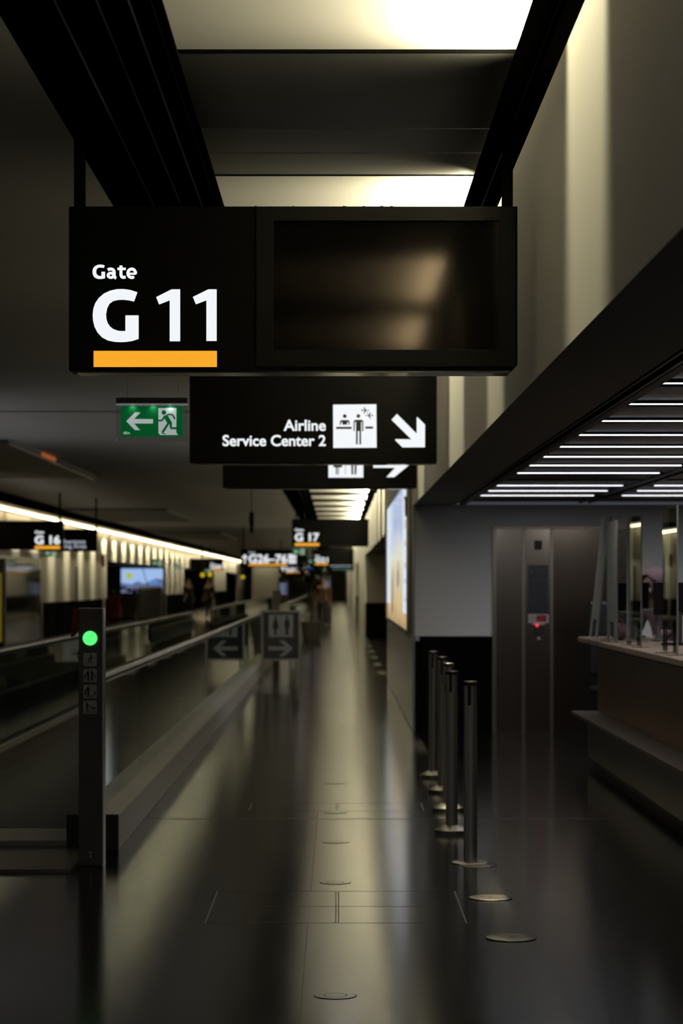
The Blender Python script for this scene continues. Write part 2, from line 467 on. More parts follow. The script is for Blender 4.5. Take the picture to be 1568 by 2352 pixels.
# left wall: the same, seen far away
y = 59.0
while y < 200:
    area('wall_wash_light', (XL + .10, y, 3.36), (-.06, 0, -1), 1.5, .03, P_LEFTWASH, (1, .91, .58), 50, (0, 1, 0))
    y += 4.0

# added fill lights with no fittings: ceiling over the walkways, then the end walls
area('ceiling_fill', (-5.2, 30.5, 1.7), (.55, .05, 1), 1.0, 9.0, 13.0, (.95, .97, 1.0), 140)
area('ceiling_fill', (-6.4, 66, 1.7), (.35, .05, 1), .8, 44.0, 22.0, (1, .90, .68), 140)
struct('wall_screen_far', MB().box(-5.3, -3.55, 150, 150.3, 0, 3.6), M_WALL)
area('wall_wash_light', (-4.4, 149.6, 3.5), (0, .25, -1), 1.6, .03, 4.0, (1, .91, .58), 90)
area('wall_wash_light', (-.1, 229.3, 4.0), (0, .25, -1), 2.5, .03, 45.0, (1, .91, .58), 90)

# left cove: glowing tube fittings along the top of the wall
M_COVE = glow('cove_tube', (1.0, 0.80, 0.45), 16)
y = 50.0; i = 0
while y < 205:
    root = empty('cove_light', (XL + .2, y + 2.7, 3.45), 'warm glowing tube light along the top of the far left wall', 'ceiling light', 'cove lights on the left wall')
    MB().box(XL + .10, XL + .14, y, y + 5.2, 3.39, 3.42).build('tube_lamp', M_COVE, root)
    MB().box(XL, XL + .07, y, y + 5.2, 3.385, 3.40).build('housing', M_BLACK2, root)
    y += 5.6; i += 1

# ------------------------------------------------------------------ poster on the right wall
px0, px1 = 26.7, 38.1
pw = empty('light_box_poster', (XW, 32.4, 1.0), 'tall backlit advertising poster with a sunset picture on the corridor wall', 'poster')
fr = MB()
fr.box(XW - .035, XW, 25.75, px0, 0.995, 2.75); fr.box(XW - .035, XW, px0, px1, 0.995, 1.03)
fr.box(XW - .035, XW, px0, px1, 2.70, 2.75); fr.box(XW - .035, XW, px1, px1 + .08, 0.995, 2.75)
fr.build('frame', mat('poster_frame', (0.16, 0.155, 0.13), 0.35, metal=0.6), pw)
pm = bpy.data.materials.new('poster_picture'); pm.use_nodes = True
nt = pm.node_tree; b = nt.nodes['Principled BSDF']; b.inputs['Base Color'].default_value = (.02, .02, .02, 1); b.inputs['Roughness'].default_value = .15
tc = nt.nodes.new('ShaderNodeTexCoord'); sx = nt.nodes.new('ShaderNodeSeparateXYZ'); nt.links.new(tc.outputs['Generated'], sx.inputs[0])
mp = nt.nodes.new('ShaderNodeMapping'); mp.inputs['Scale'].default_value = (1, 7, .9); nt.links.new(tc.outputs['Generated'], mp.inputs[0])
no = nt.nodes.new('ShaderNodeTexNoise'); no.inputs['Scale'].default_value = 2.2; no.inputs['Detail'].default_value = 5; nt.links.new(mp.outputs[0], no.inputs['Vector'])
ad = nt.nodes.new('ShaderNodeMath'); ad.operation = 'MULTIPLY_ADD'; ad.inputs[1].default_value = .5
nt.links.new(no.outputs['Fac'], ad.inputs[0]); nt.links.new(sx.outputs['Z'], ad.inputs[2])
cr = nt.nodes.new('ShaderNodeValToRGB'); nt.links.new(ad.outputs[0], cr.inputs[0])
el = cr.color_ramp.elements
el[0].position = .18; el[0].color = (.22, .13, .09, 1)
el[1].position = 1.15 if False else 1.0; el[1].color = (.45, .55, .80, 1)
for p_, c_ in ((.30, (.62, .42, .20, 1)), (.46, (.78, .60, .32, 1)), (.58, (.70, .62, .45, 1)), (.70, (.70, .66, .42, 1)), (.84, (.60, .68, .70, 1))):
    e = el.new(p_); e.color = c_
nt.links.new(cr.outputs[0], b.inputs['Emission Color']); b.inputs['Emission Strength'].default_value = E_POSTER
MB().box(XW - .012, XW, px0, px1, 1.03, 2.70).build('picture', pm, pw)
M_PWHITE = glow('poster_white', (.80, .88, 1.0), .86)
wp = MB().box(XW - .014, XW - .012, 27.0, 29.0, 1.20, 2.70).build('text_panel', M_PWHITE, pw, label='white text column of the poster')
MB().box(XW - .014, XW - .012, 35.9, 38.1, 1.25, 2.70).build('text_panel', M_PWHITE, pw, label='white far column of the poster')
MB().box(XW - .014, XW - .012, 34.1, 35.9, 2.02, 2.70).build('sky_panel', glow('poster_sky', (.62, .76, .95), .8), pw)
ink = MB()
for z0, h in ((2.38, .14), (2.18, .10), (1.98, .06), (1.72, .07), (1.55, .05), (1.34, .04)):
    ink.box(XW - .0155, XW - .014, 27.5, 28.3, z0, z0 + h)
ink.build('text', glow('poster_pink_ink', (.78, .70, .82), .72), pw)
figs = MB()
for yy, za, zb in ((30.9, 1.55, 1.85), (31.2, 1.50, 1.72), (33.9, 1.15, 1.75), (34.6, 1.10, 1.62)):
    figs.prism([(yy, za), (yy + .45, za), (yy + .30, zb), (yy + .12, zb)], XW - .0145, XW - .012, 'x')
figs.build('silhouettes', glow('poster_shadow', (.25, .18, .22), .6), pw)
br = empty('wall_bracket', (XW - .06, 26.3, 2.33), 'small chrome bracket beside the backlit poster', 'bracket')
MB().tube([(XW - .05, 26.3, 2.28), (XW - .05, 26.3, 2.47)], .012).build('rod', M_CHROME, br, smooth=True)
MB().ball((XW - .05, 26.3, 2.48), .024, .024, .024).build('knob', M_CHROME, br, smooth=True)

# ------------------------------------------------------------------ hanging signs
def sign(name, label, x0, x1, z0, z1, y, depth=.17, posts=(), ptop=3.6, group=None, cat='sign', cut=True):
    root = empty(name, ((x0 + x1) / 2, y, z0), label, cat, group)
    c = .022
    pts = [(x0, z0), (x1 - c, z0), (x1, z0 + c), (x1, z1), (x0, z1)] if cut else [(x0, z0), (x1, z0), (x1, z1), (x0, z1)]
    MB().prism(pts, y, y + depth).build('housing', M_SIGN, root, bevel=.002)
    MB().box(x0 + .03, x1 - .03, y + .01, y + depth - .01, z0 - .008, z0).build('bottom_profile', mat('polished_profile', (.10, .095, .08), .12, metal=1.0), root)
    for px in posts:
        MB().box(px - .02, px + .02, y + .05, y + .12, z1, ptop).build('post', M_BLACK, root)
    return root

YS = 9.6
def poly_px(name, polys, y, m, root, depth=.003, conv=None):
    mb = MB()
    for pts in polys:
        mb.prism([(lambda v: (v.x, v.z))(at(*(conv(p) if conv else p), y)) for p in pts], y - depth, y)
    return mb.build(name, m, root)

a0, a1 = at(158, 474, YS), at(1188, 851, YS)
gs = sign('gate_sign', 'large black hanging gate sign lettered Gate G 11 with a dark blank screen', a0.x, a1.x, a1.z, a0.z, YS, .18,
          (at(178, 0, YS).x, at(1168, 0, YS).x), 3.5)
cz = lambda p: (150 + p[0] / 2.9585, 450 + p[1] / 2.9585)
G = [(490, 655), (467, 718), (430, 710), (395, 706), (360, 707), (325, 715), (300, 733), (284, 765), (277, 805), (279, 835), (287, 862), (304, 888), (328, 906), (360, 917), (385, 919), (408, 918),
     (408, 812), (498, 812), (498, 972), (455, 986), (415, 992), (380, 994), (335, 992), (290, 983), (250, 962), (218, 928), (198, 888), (188, 845), (186, 805), (191, 765), (204, 728), (228, 693), (262, 664), (305, 644), (350, 634), (395, 633), (440, 639)]
ONE_A = [(722, 635), (780, 635), (780, 988), (709, 988), (709, 710), (637, 738), (617, 688)]
ONE_B = [(971, 635), (1028, 635), (1028, 986), (958, 986), (958, 710), (887, 737), (866, 687)]
yl = YS - .001
poly_px('lettering', [G, ONE_A, ONE_B], yl, M_LETTER, gs, conv=cz)
p, q = at(212, 642, yl), at(315, 607, yl)
mb = MB()
Pz = lambda p: (lambda v: (v.x, v.z))(at(*cz(p), yl))
uz = YS / F / 2.9585
gx = lambda p: (185 + (p[0] - 187) * 85 / 311, 467 + (p[1] - 633) * 98 / 361)
mb.prism([Pz(gx(p)) for p in G], yl - .003, yl)
def arc(cx_, cy_, rx_, ry_, a, b_, n=22):
    return [(cx_ + rx_ * math.cos(math.radians(a + (b_ - a) * t / n)), cy_ + ry_ * math.sin(math.radians(a + (b_ - a) * t / n))) for t in range(n + 1)]
def pen(pts, w):
    pts = [Pz(p) for p in pts]
    mb.stroke(pts, w * uz, yl - .003, yl)
    for p_ in pts[1:-1]: mb.disc(p_[0], p_[1], w * uz / 2, yl - .003, yl, 14)
pen(arc(309, 540, 19, 15, 0, 360), 18)
pen([(346, 558), (337, 555), (332, 545), (332, 518), (329, 507), (318, 498), (303, 497), (288, 502)], 20)
pen([(378, 473), (378, 538), (383, 550), (393, 554), (410, 552)], 20); pen([(354, 496), (411, 496)], 17)
pen([(436, 529), (478, 529)], 14); pen(arc(451, 526, 26, 29, 5, -300, 30), 20)
mb.build('lettering', M_LETTER, gs)
p, q = at(215, 843, yl), at(498, 806, yl)
MB().box(p.x, q.x, yl - .003, yl, p.z, q.z).build('orange_bar', M_ORANGE, gs)
p, q = at(588, 843, yl), at(1183, 478, yl)
s0, s1 = at(628, 804, yl), at(1146, 508, yl)
fr = MB()
fr.box(p.x, s0.x, yl - .012, yl, p.z, q.z); fr.box(s1.x, q.x, yl - .012, yl, p.z, q.z)
fr.box(s0.x, s1.x, yl - .012, yl, p.z, s0.z); fr.box(s0.x, s1.x, yl - .012, yl, s1.z, q.z)
fr.build('screen_bezel', mat('bezel', (.004, .004, .0035), .5, spec=.08), gs, bevel=.001)
MB().box(s0.x, s1.x, yl - .002, yl, s0.z, s1.z).build('screen', M_SCREEN, gs)
sm = MB()
for xx, w_ in ((-.33, .008), (-.18, .006), (.02, .012), (.10, .008), (.17, .012), (.21, .01)):
    sm.box(xx, xx + w_, YS + .02, YS + .04, a0.z, a0.z + .005)
sm.build('top_screws', M_BLACK2, gs)

# airline service sign
Y2 = .86 * F / 275.5
a0, a1 = at(435, 862, Y2), at(1003, 1063.5, Y2)
sv = sign('direction_sign', 'black hanging sign lettered Airline Service Center 2 with a diagonal arrow', a0.x, a1.x, a1.z, a0.z, Y2, .17, (a0.x + .08, a1.x - .05), 3.5, cut=False)
y = Y2 - .001
p, q = at(651, 990, y), at(748, 964, y); lettering('lettering', 'Airline', p.x, q.x, p.z, q.z, y - .004, M_LETTER, sv, bold=.022)
p, q = at(511, 1025, y), at(748, 999, y); lettering('lettering', 'Service Center 2', p.x, q.x, p.z, q.z, y - .004, M_LETTER, sv, bold=.022)
c5 = lambda p: (740 + p[0] / 6.03, 900 + p[1] / 6.03)
picto = poly_px('pictogram', [[(148, 178), (748, 172), (752, 774), (152, 778)]], y, M_LETTER, sv, conv=c5)
M_PBLACK = mat('pictogram_black', (.006, .006, .006), .5)
mb = MB()
def P5(p): v = at(*c5(p), y); return (v.x, v.z)
s5 = Y2 / F / 6.03
def figure_rects(mb, rects, yy, th=.003):
    for x0_, y0_, x1_, y1_ in rects:
        a, b_ = P5((x0_, y0_)), P5((x1_, y1_)); mb.box(a[0], b_[0], yy - th - .003, yy - th, b_[1], a[1])
for cx_, cy_ in ((310, 337), (499, 336)):
    c_ = P5((cx_, cy_)); mb.disc(c_[0], c_[1], 26 * s5, y - .006, y - .003, 20)
figure_rects(mb, ((190, 485, 406, 515), (595, 481, 703, 511)), y)
def body(pts): mb.prism([P5(p) for p in pts], y - .006, y - .003)
body([(262, 392), (362, 392), (378, 410), (378, 455), (362, 455), (360, 420), (344, 420), (344, 455), (278, 455), (276, 420), (262, 420), (258, 455), (243, 455), (243, 410)])
body([(452, 388), (550, 388), (568, 408), (568, 545), (550, 545), (550, 418), (537, 418), (537, 728), (513, 728), (513, 545), (490, 545), (490, 728), (466, 728), (466, 418), (450, 418), (446, 545), (432, 545), (432, 408)])
def plane(cx_, cy_, d, k=1.0):
    pts = [(52, -5), (58, 0), (52, 5), (14, 5), (-14, 45), (-24, 45), (-10, 5), (-38, 5), (-46, 18), (-52, 18), (-48, 0), (-52, -18), (-46, -18), (-38, -5), (-10, -5), (-24, -45), (-14, -45), (14, -5)]
    body([(cx_ + px * d * k, cy_ + py * k) for px, py in pts])
plane(594, 257, 1); plane(648, 328, -1)
body([(618, 282), (628, 282), (624, 308), (616, 300)])
mb.build('pictogram_figures', M_PBLACK, picto)
poly_px('arrow', [[(1033, 306), (1306, 580), (1306, 356), (1318, 352), (1422, 455), (1420, 768), (1110, 770), (1006, 668), (1015, 655), (1232, 658), (957, 387)]], y, M_LETTER, sv, conv=c5)

# toilets sign behind it
Y3 = .86 * F / 219.5
a0, a1 = at(511, 962, Y3), at(957, 1121, Y3)
ts = sign('direction_sign', 'black hanging toilets sign with right arrow, half hidden behind the airline service sign', a0.x, a1.x, a1.z, a0.z, Y3, .17, (a0.x + .08, a1.x - .05), 3.5, cut=False)
y = Y3 - .001
pic = poly_px('pictogram', [[(754, 1020), (834, 1020), (834, 1097), (754, 1097)]], y, M_LETTER, ts)
mb = MB()
def px_poly(mb, pts, yy): mb.prism([(at(*p, yy).x, at(*p, yy).z) for p in pts], yy - .006, yy - .003)
px_poly(mb, [(771, 1040), (780, 1040), (786, 1073), (778, 1074), (778, 1090), (776, 1090), (776, 1074), (774, 1074), (774, 1090), (771, 1090), (771, 1074), (765, 1073)], y)
px_poly(mb, [(805, 1036), (820, 1036), (818, 1090), (814, 1090), (814, 1062), (811, 1062), (811, 1090), (807, 1090)], y)
px_poly(mb, [(792.5, 1030), (793.5, 1030), (793.5, 1090), (792.5, 1090)], y)
for cx_ in (775.5, 812.5):
    v = at(cx_, 1030, y); mb.disc(v.x, v.z, 4 * Y3 / F, y - .006, y - .003, 16)
mb.build('pictogram_figures', M_PBLACK, pic)
poly_px('arrow', [[(857, 1063.5), (904, 1063.5), (885, 1044), (905, 1044), (938, 1069), (905, 1096), (887, 1096), (907, 1074.5), (857, 1074.5)]], y, M_LETTER, ts)

# G 17 gate sign, further along the same ceiling
def far_gate(label, num, px0, px1, pz0, pz1, y, gx0, gx1, side=1, posts=(), name='gate_sign'):
    """px0..px1, pz0..pz1: housing in photo pixels; gx0..gx1: left and right of the number."""
    a, b_ = at(px0, pz1, y), at(px1, pz0, y)
    root = sign(name, label, a.x, b_.x, a.z, b_.z, y, .18, posts, 3.6, cut=False)
    h = b_.z - a.z; g0, g1 = at(gx0, 0, y).x, at(gx1, 0, y).x
    yy = y - .004
    lettering('lettering', 'G' + num, g0, g1, a.z + .175 * h, a.z + .49 * h, yy, M_LETTER, root, bold=.035)
    lettering('lettering', 'Gate', g0, g0 + (g1 - g0) * .36, a.z + .555 * h, a.z + .65 * h, yy, M_LETTER, root, bold=.03)
    MB().box(g0, g1, yy - .001, yy + .003, a.z + .02 * h, a.z + .12 * h).build('orange_bar', M_ORANGE, root)
    return root
far_gate('black hanging gate sign lettered G 17 far down the corridor ceiling', ' 17', 670, 846, 1192, 1255, 55.5, 677, 733, posts=(-.95, .62))
far_gate('black hanging gate sign lettered G 16 over the far left aisle', ' 16', -35, 145, 1196, 1262, 54.5, 80, 138, posts=(-7.85, -6.27))
y = 58.0
a, b_ = at(100, 1266, y), at(223, 1215, y)
sk = sign('zone_sign', 'black hanging smoking area sign beside the G 16 sign', a.x, b_.x, a.z, b_.z, y, .15, (b_.x - .03,), 3.6, cut=False)
M_LETTER_D = glow('lit_white_dim', (.75, .80, .95), .55)
p, q = at(118, 1249, y), at(196, 1239, y); lettering('lettering', 'Raucherzone', p.x, q.x, p.z, q.z, y - .004, M_LETTER_D, sk, bold=.015)
p, q = at(114, 1262, y), at(198, 1250, y); lettering('lettering', 'Smoking Area', p.x, q.x, p.z, q.z, y - .004, M_LETTER_D, sk, bold=.015)
# distant wayfinding
y = 88.0
a, b_ = at(553, 1302, y), at(706, 1262, y)
wf = sign('direction_sign', 'wide distant black sign lettered G 26-76 with an up arrow', a.x, b_.x, a.z, b_.z, y, .2, (a.x + .1, b_.x - .1), 3.6, cut=False)
yy = y - .004
p, q = at(571, 1294, y), at(659, 1273, y); lettering('lettering', 'G26–76', p.x, q.x, p.z, q.z, yy, M_LETTER, wf, bold=.03)
p, q = at(571, 1271.5, y), at(586, 1266, y); lettering('lettering', 'Gate', p.x, q.x, p.z, q.z, yy, M_LETTER_D, wf, bold=.02)
p, q = at(571, 1299, y), at(659, 1295, y); MB().box(p.x, q.x, yy, yy + .003, p.z, q.z).build('orange_bar', M_ORANGE, wf)
poly_px('arrow', [[(562, 1273), (568, 1280), (568, 1284), (563.5, 1280), (563.5, 1294), (560.5, 1294), (560.5, 1280), (556, 1284), (556, 1280)]], y, M_LETTER, wf)
p, q = at(662, 1294, y), at(680, 1273, y)
pp = MB().box(p.x, q.x, yy, yy + .003, p.z, q.z).build('pictogram', M_LETTER, wf)
mb = MB()
for u in (666, 672, 677):
    v0, v1 = at(u - .9, 1291, y), at(u + .9, 1280, y); mb.box(v0.x, v1.x, yy - .003, yy, v0.z, v1.z)
    v = at(u, 1277.5, y); mb.disc(v.x, v.z, .016, yy - .003, yy, 12)
mb.build('pictogram_figures', M_PBLACK, pp)
far_gate('small distant black gate sign lettered G 26 over the left aisle', '26', 437, 512, 1283, 1310, 128, 482, 509, posts=(-7.2,))
y = 112.0
a, b_ = at(640, 1318, y), at(722, 1296, y)
w3 = sign('direction_sign', 'distant black sign lettered G 31-76 below the wider one', a.x, b_.x, a.z, b_.z, y, .2, (a.x + .1, b_.x - .1), 3.6, cut=False)
p, q = at(656, 1313, y), at(710, 1300, y); lettering('lettering', 'G31–76', p.x, q.x, p.z, q.z, y - .004, M_LETTER, w3, bold=.03)
p, q = at(656, 1316, y), at(708, 1314, y); MB().box(p.x, q.x, y - .004, y, p.z, q.z).build('orange_bar', M_ORANGE, w3)
poly_px('arrow', [[(649.5, 1299), (654, 1304), (654, 1307), (650.7, 1304), (650.7, 1312), (648.3, 1312), (648.3, 1304), (645, 1307), (645, 1304)]], y, M_LETTER, w3)
p, q = at(712, 1311, y), at(722, 1301, y); MB().box(p.x, q.x, y - .004, y, p.z, q.z).build('blue_square', glow('lit_blue', (.01, .09, .8), .8), w3)
far_gate('distant black gate sign lettered G 21 at the end of the corridor', '21', 718, 812, 1262, 1298, 97, 723, 753, posts=(.3,))
y = 104.0
a, b_ = at(757, 1311, y), at(812, 1288, y)
ls = sign('hanging_sign', 'distant dark sign with a lit white line and a green band near the right wall', a.x, b_.x, a.z, b_.z, y, .2, (a.x + .2,), 3.6, cut=False)
p, q = at(759, 1302, y), at(807, 1293, y)
mb = MB(); 
for i in range(6): mb.box(p.x + i * .155, p.x + i * .155 + .12, y - .004, y, p.z + .03, q.z - .03)
mb.build('lettering', M_LETTER_D, ls)
p, q = at(763, 1309, y), at(806, 1304, y); MB().box(p.x, q.x, y - .004, y, p.z, q.z).build('green_band', glow('lit_dim_green', (.01, .18, .14), .35), ls)

# ------------------------------------------------------------------ exit signs
def exit_sign(label, cx_, ztop, y, w=.375, wires=4.15, lamp=False, flip=False, group=None):
    """Suspended running man sign: black top bar, acrylic sheet, green panel; w is the sheet's width."""
    k = w / 165.0                                  # metres per photo pixel of the near sign
    root = empty('exit_sign', (cx_, y, ztop - 99 * k), label, 'exit sign', group)
    X = lambda p: cx_ + (p - 349) * k * (-1 if flip else 1)
    Z = lambda q: ztop - (q - 914) * k
    def R(a, b_): return tuple(sorted((X(a), X(b_))))
    x0, x1 = R(267, 431)
    MB().box(x0, x1, y - .02, y + .02, Z(927), Z(914)).build('housing', mat('exit_housing', (.045, .038, .036), .4), root, bevel=.001)
    MB().box(x0, x1, y - .014, y + .014, Z(931), Z(927)).build('light_rail', mat('lit_rail', (.6, .6, .6), .25, metal=.8, emit=(.8, .9, 1), strength=.12), root)
    MB().box(x0, x1, y - .004, y + .004, Z(1013.5), Z(931)).build('acrylic_sheet', M_ACRYL, root)
    g0, g1 = R(277.5, 420)
    gp = MB().box(g0, g1, y - .008, y - .0045, Z(1003.5), Z(933)).build('green_panel', M_GREEN, root)
    cz = lambda p: (X(260 + p[0] / 8.711), Z(900 + p[1] / 8.711))
    def poly(nm, pts, m, d, par=gp):
        return MB().prism([cz(p) for p in pts], y - .009 - d, y - .008).build(nm, m, par)
    poly('arrow', [(262, 590), (440, 412), (545, 415), (420, 545), (797, 548), (797, 636), (420, 636), (540, 768), (436, 768)], M_EXITW, 0)
    poly('doorway', [(906, 325), (1266, 325), (1262, 815), (1296, 866), (942, 866), (906, 828)], M_EXITW, 0)
    mb = MB()
    a, b_ = y - .0105, y - .0091
    c_ = cz((1016, 416)); mb.disc(c_[0], c_[1], 46 / 8.711 * k, a, b_, 20)
    def st(pts, w_): mb.stroke([cz(p) for p in pts], w_ / 8.711 * k, a, b_)
    st([(1085, 455), (1185, 455), (1236, 545)], 34)
    mb.prism([cz(p) for p in [(1012, 488), (1080, 455), (1110, 500), (1178, 620), (1175, 700), (1130, 700), (1130, 650), (1085, 635), (1020, 525)]], a, b_)
    st([(1025, 495), (980, 577), (906, 577)], 36)
    st([(1115, 620), (985, 815)], 46); st([(1152, 620), (1152, 730), (1300, 730)], 42)
    st([(968, 828), (1050, 845)], 20)
    mb.build('running_figure', M_GREEN, gp)
    if wires:
        for u in (292, 408):
            MB().tube([(X(u), y, Z(914)), (X(u), y, wires)], .0012 if w < .5 else .002, 6).build('wire', mat('wire', (.35, .33, .28), .4, metal=.8), root)
    if lamp:
        for u in (305, 352, 392):
            area('exit_lamp', (X(u), y - .022, Z(929)), (0, .16, -1), .02, .008, .010, (.85, 1, .95), 120)
        p, q = (X(283), Z(997.5)), (X(298), Z(991)); 
        lettering('lettering', 'din', p[0], q[0], p[1], q[1], y - .010, M_EXITW, gp, bold=.02, depth=.001)
    return root
YE = 12.6
exit_sign('green running man exit sign with left arrow hanging below the G 11 sign', at(349, 0, YE).x, at(0, 914, YE).z, YE, 165 * YE / F, 4.0, True)
for (lbl, px, pz, y) in (
    ('small green exit sign below the orange bar at the far left of the hall', 117, 1259, 60.5),
    ('small green exit sign below the G 17 sign over the corridor', 687, 1256, 60.0),
    ('small green exit sign above the blue video screen', 361, 1285, 80.0),
    ('small distant green exit sign right of the blue video screen', 407, 1295, 104.0),
    ('small distant green exit sign below the G 26 sign', 478, 1306, 122.0),
    ('small distant green exit sign left of the G 21 number', 716, 1283, 100.0)):
    exit_sign(lbl, at(px, 0, y).x, at(0, pz, y).z, y, .37, 3.6)

# ------------------------------------------------------------------ moving walkways
def walkway(ya, yb, label, pitch):
    XR, XLH = -1.41, -2.80
    root = empty('moving_walkway', (-2.1, ya, 0), label, 'moving walkway')
    MB().box(XLH + .10, XR - .10, ya + .9, yb - .9, .0, .035).build('belt', M_BELT, root)
    MB().box(XLH - .25, XR - .02, ya - 1.1, ya + .05, .0, .018).build('landing_plate', mat('landing_metal', (.22, .20, .16), .38, metal=.9, noise=.1, nscale=20, stretch=(1, 8, 1)), root)
    MB().box(XLH - .1, XR - .05, yb - .05, yb + 1.0, .0, .018).build('landing_plate', M_BELT, root)
    MB().box(XLH + .12, XR - .12, ya + .05, ya + .75, .018, .05).build('comb_plate', mat('comb_metal', (.40, .37, .30), .35, metal=.9), root)
    for sx, xo in ((XR, .14), (XLH, -.14)):
        x0, x1 = sorted((sx - .02 * (1 if xo > 0 else -1), sx + xo))
        MB().box(x0, x1, ya, yb, 0, .205).build('skirt', M_SKIRT, root, bevel=.003, label='pale stone outer skirt')
        i0, i1 = sorted((sx - .02 * (1 if xo > 0 else -1), sx - xo * .85))
        MB().prism([(i0, .0), (i1, .0), (i1, .20 if xo < 0 else .12), (i0, .12 if xo < 0 else .20)], ya + .02, yb, 'y').build('inner_skirt', mat('inner_skirt', (.12, .11, .095), .35, metal=.8), root)
        y = ya - .02
        while y < yb - .3:
            MB().box(sx - .005, sx + .005, y + .004, min(y + pitch, yb) - .004, .20, .955).build('glass_pane', M_GLASS, root)
            y += pitch
        MB().box(sx - .016, sx + .016, ya - .1, yb + .1, .95, .972).build('handrail_track', M_CHROME, root)
        pts = [(sx, yb + .0, .985), (sx, ya, .985)]
        for t in range(1, 12):
            a = math.pi * t / 12
            pts.append((sx, ya - .38 * math.sin(a), .985 - .36 * (1 - math.cos(a))))
        pts.append((sx, ya + .1, .265))
        MB().tube(pts, .036, 12).build('handrail', M_RUBBER, root, smooth=True)
    return root
wk = walkway(14.05, 46.5, 'glass sided moving walkway running down the left side of the corridor', 1.6)
MB().box(-1.57, -1.27, 14.0, 14.05, .0, .21).build('end_cap', M_BLACK2, wk, bevel=.006)
MB().box(-1.50, -1.455, 13.985, 14.0, .055, .085).build('sensor', mat('sensor_metal', (.25, .22, .15), .4, metal=.8), wk)
walkway(54, 110, 'second moving walkway beyond the toilets stand', 3.0)

# signal posts
def signal_post(x, y, label, full=True):
    H = 1.41
    root = empty('signal_post', (x, y, 0), label, 'signal post')
    bx = MB().box(x - .066, x + .066, y, y + .13, 0, H).build('post_body', mat('post_metal', (.11, .105, .095), .42, metal=.6), root, bevel=.004)
    MB().box(x + .064, x + .070, y - .003, y + .13, 0, H).build('edge_profile', M_ALU, root)
    MB().box(x - .066, x + .066, y - .002, y + .13, H, H + .006).build('top_cap', M_ALU, root)
    MB().disc(x - .003, H - .160, .0395, y - .006, y, 32).build('signal_lamp', glow('green_lamp', (.10, 1.0, .20), 1.15), root, label='round lit green signal')
    MB().prism([(x - .066, H), (x - .100, H), (x - .104, H - .11), (x - .112, H - .155), (x - .095, H - .15), (x - .066, H - .115)], y + .02, y + .09).build('stop_handle', M_RED, root, bevel=.003, label='dark red emergency stop housing')
    if not full: return root
    MB().box(x - .074, x - .066, y + .03, y + .07, H - .28, H - .23).build('key_switch', M_BLACK2, root)
    for z in (.055, .075):
        MB().disc(x, z, .006, y - .003, y, 12).build('screw', M_ALU, root)
    for i in range(4):
        zc = H - .277 - .087 * i
        w = .0365; r = .007
        pts = []
        for cx_, cz_, a0_ in ((w - r, w - r, 0), (-w + r, w - r, 90), (-w + r, -w + r, 180), (w - r, -w + r, 270)):
            for t in (0, 30, 60, 90):
                a = math.radians(a0_ + t); pts.append((x - .003 + cx_ + r * math.cos(a), zc + cz_ + r * math.sin(a)))
        st = MB().prism(pts, y - .0015, y).build('pictogram_sticker', M_STICK, root)
        m2 = MB(); ya, yb = y - .0028, y - .0015
        u = lambda a, b_: (x - .003 + a * w, zc + b_ * w)
        def S_(pts_, wd): m2.stroke([u(*p) for p in pts_], wd * w, ya, yb)
        def D_(a, b_, r_): c_ = u(a, b_); m2.disc(c_[0], c_[1], r_ * w, ya, yb, 14)
        if i == 0:
            D_(.2, .72, .09); S_([(.2, .6), (.15, .1), (.1, -.35)], .2); S_([(.1, .25), (-.2, .05), (-.2, -.4)], .14); S_([(-.9, .25), (.9, .25)], .05); S_([(-.7, -.55), (.7, -.55)], .06)
        elif i == 1:
            D_(-.27, .75, .1); D_(.28, .75, .1)
            for q in (-.27, .28): S_([(q, .6), (q, -.65)], .3)
            S_([(-.3, .5), (-.7, -.05), (-.75, -.65)], .16); S_([(.3, .5), (.75, -.05), (.85, -.5)], .14); S_([(-.5, -.72), (.6, -.72)], .1)
        elif i == 2:
            D_(-.27, .75, .1); S_([(-.27, .6), (-.27, -.65)], .28); S_([(-.3, .5), (-.7, -.05), (-.72, -.65)], .18); S_([(-.2, .45), (.05, .3), (-.15, .1)], .1); S_([(.72, .0), (.72, -.6)], .2); S_([(-.55, -.75), (.6, -.75)], .12)
        else:
            D_(-.48, .72, .1); S_([(-.45, .55), (-.42, -.1)], .26); S_([(-.42, -.1), (-.5, -.7)], .12); S_([(-.4, -.1), (-.25, -.7)], .12); S_([(.3, -.05), (.8, -.1)], .2); S_([(-.35, .4), (.3, 0)], .06); S_([(.3, -.1), (.8, -.6)], .05); S_([(.7, -.1), (.0, -.6)], .05); S_([(-.8, -.8), (.85, -.8)], .06)
        m2.build('figure', M_INK, st)
        if i == 3:
            m3 = MB(); m3.stroke([u(-.8, .85), u(.85, -.8)], .05 * w, ya - .001, ya); m3.stroke([u(-.8, -.8), u(.85, .85)], .05 * w, ya - .001, ya)
            m3.build('cross', M_REDINK, st)
    return root
signal_post(at(208, 0, 13.24).x, 13.24, 'tall dark signal post with round green light and four pictogram stickers')
signal_post(-1.22, 48.0, 'distant grey signal post with a red stop handle at the walkway end', False).rotation_euler = (0, 0, math.pi)

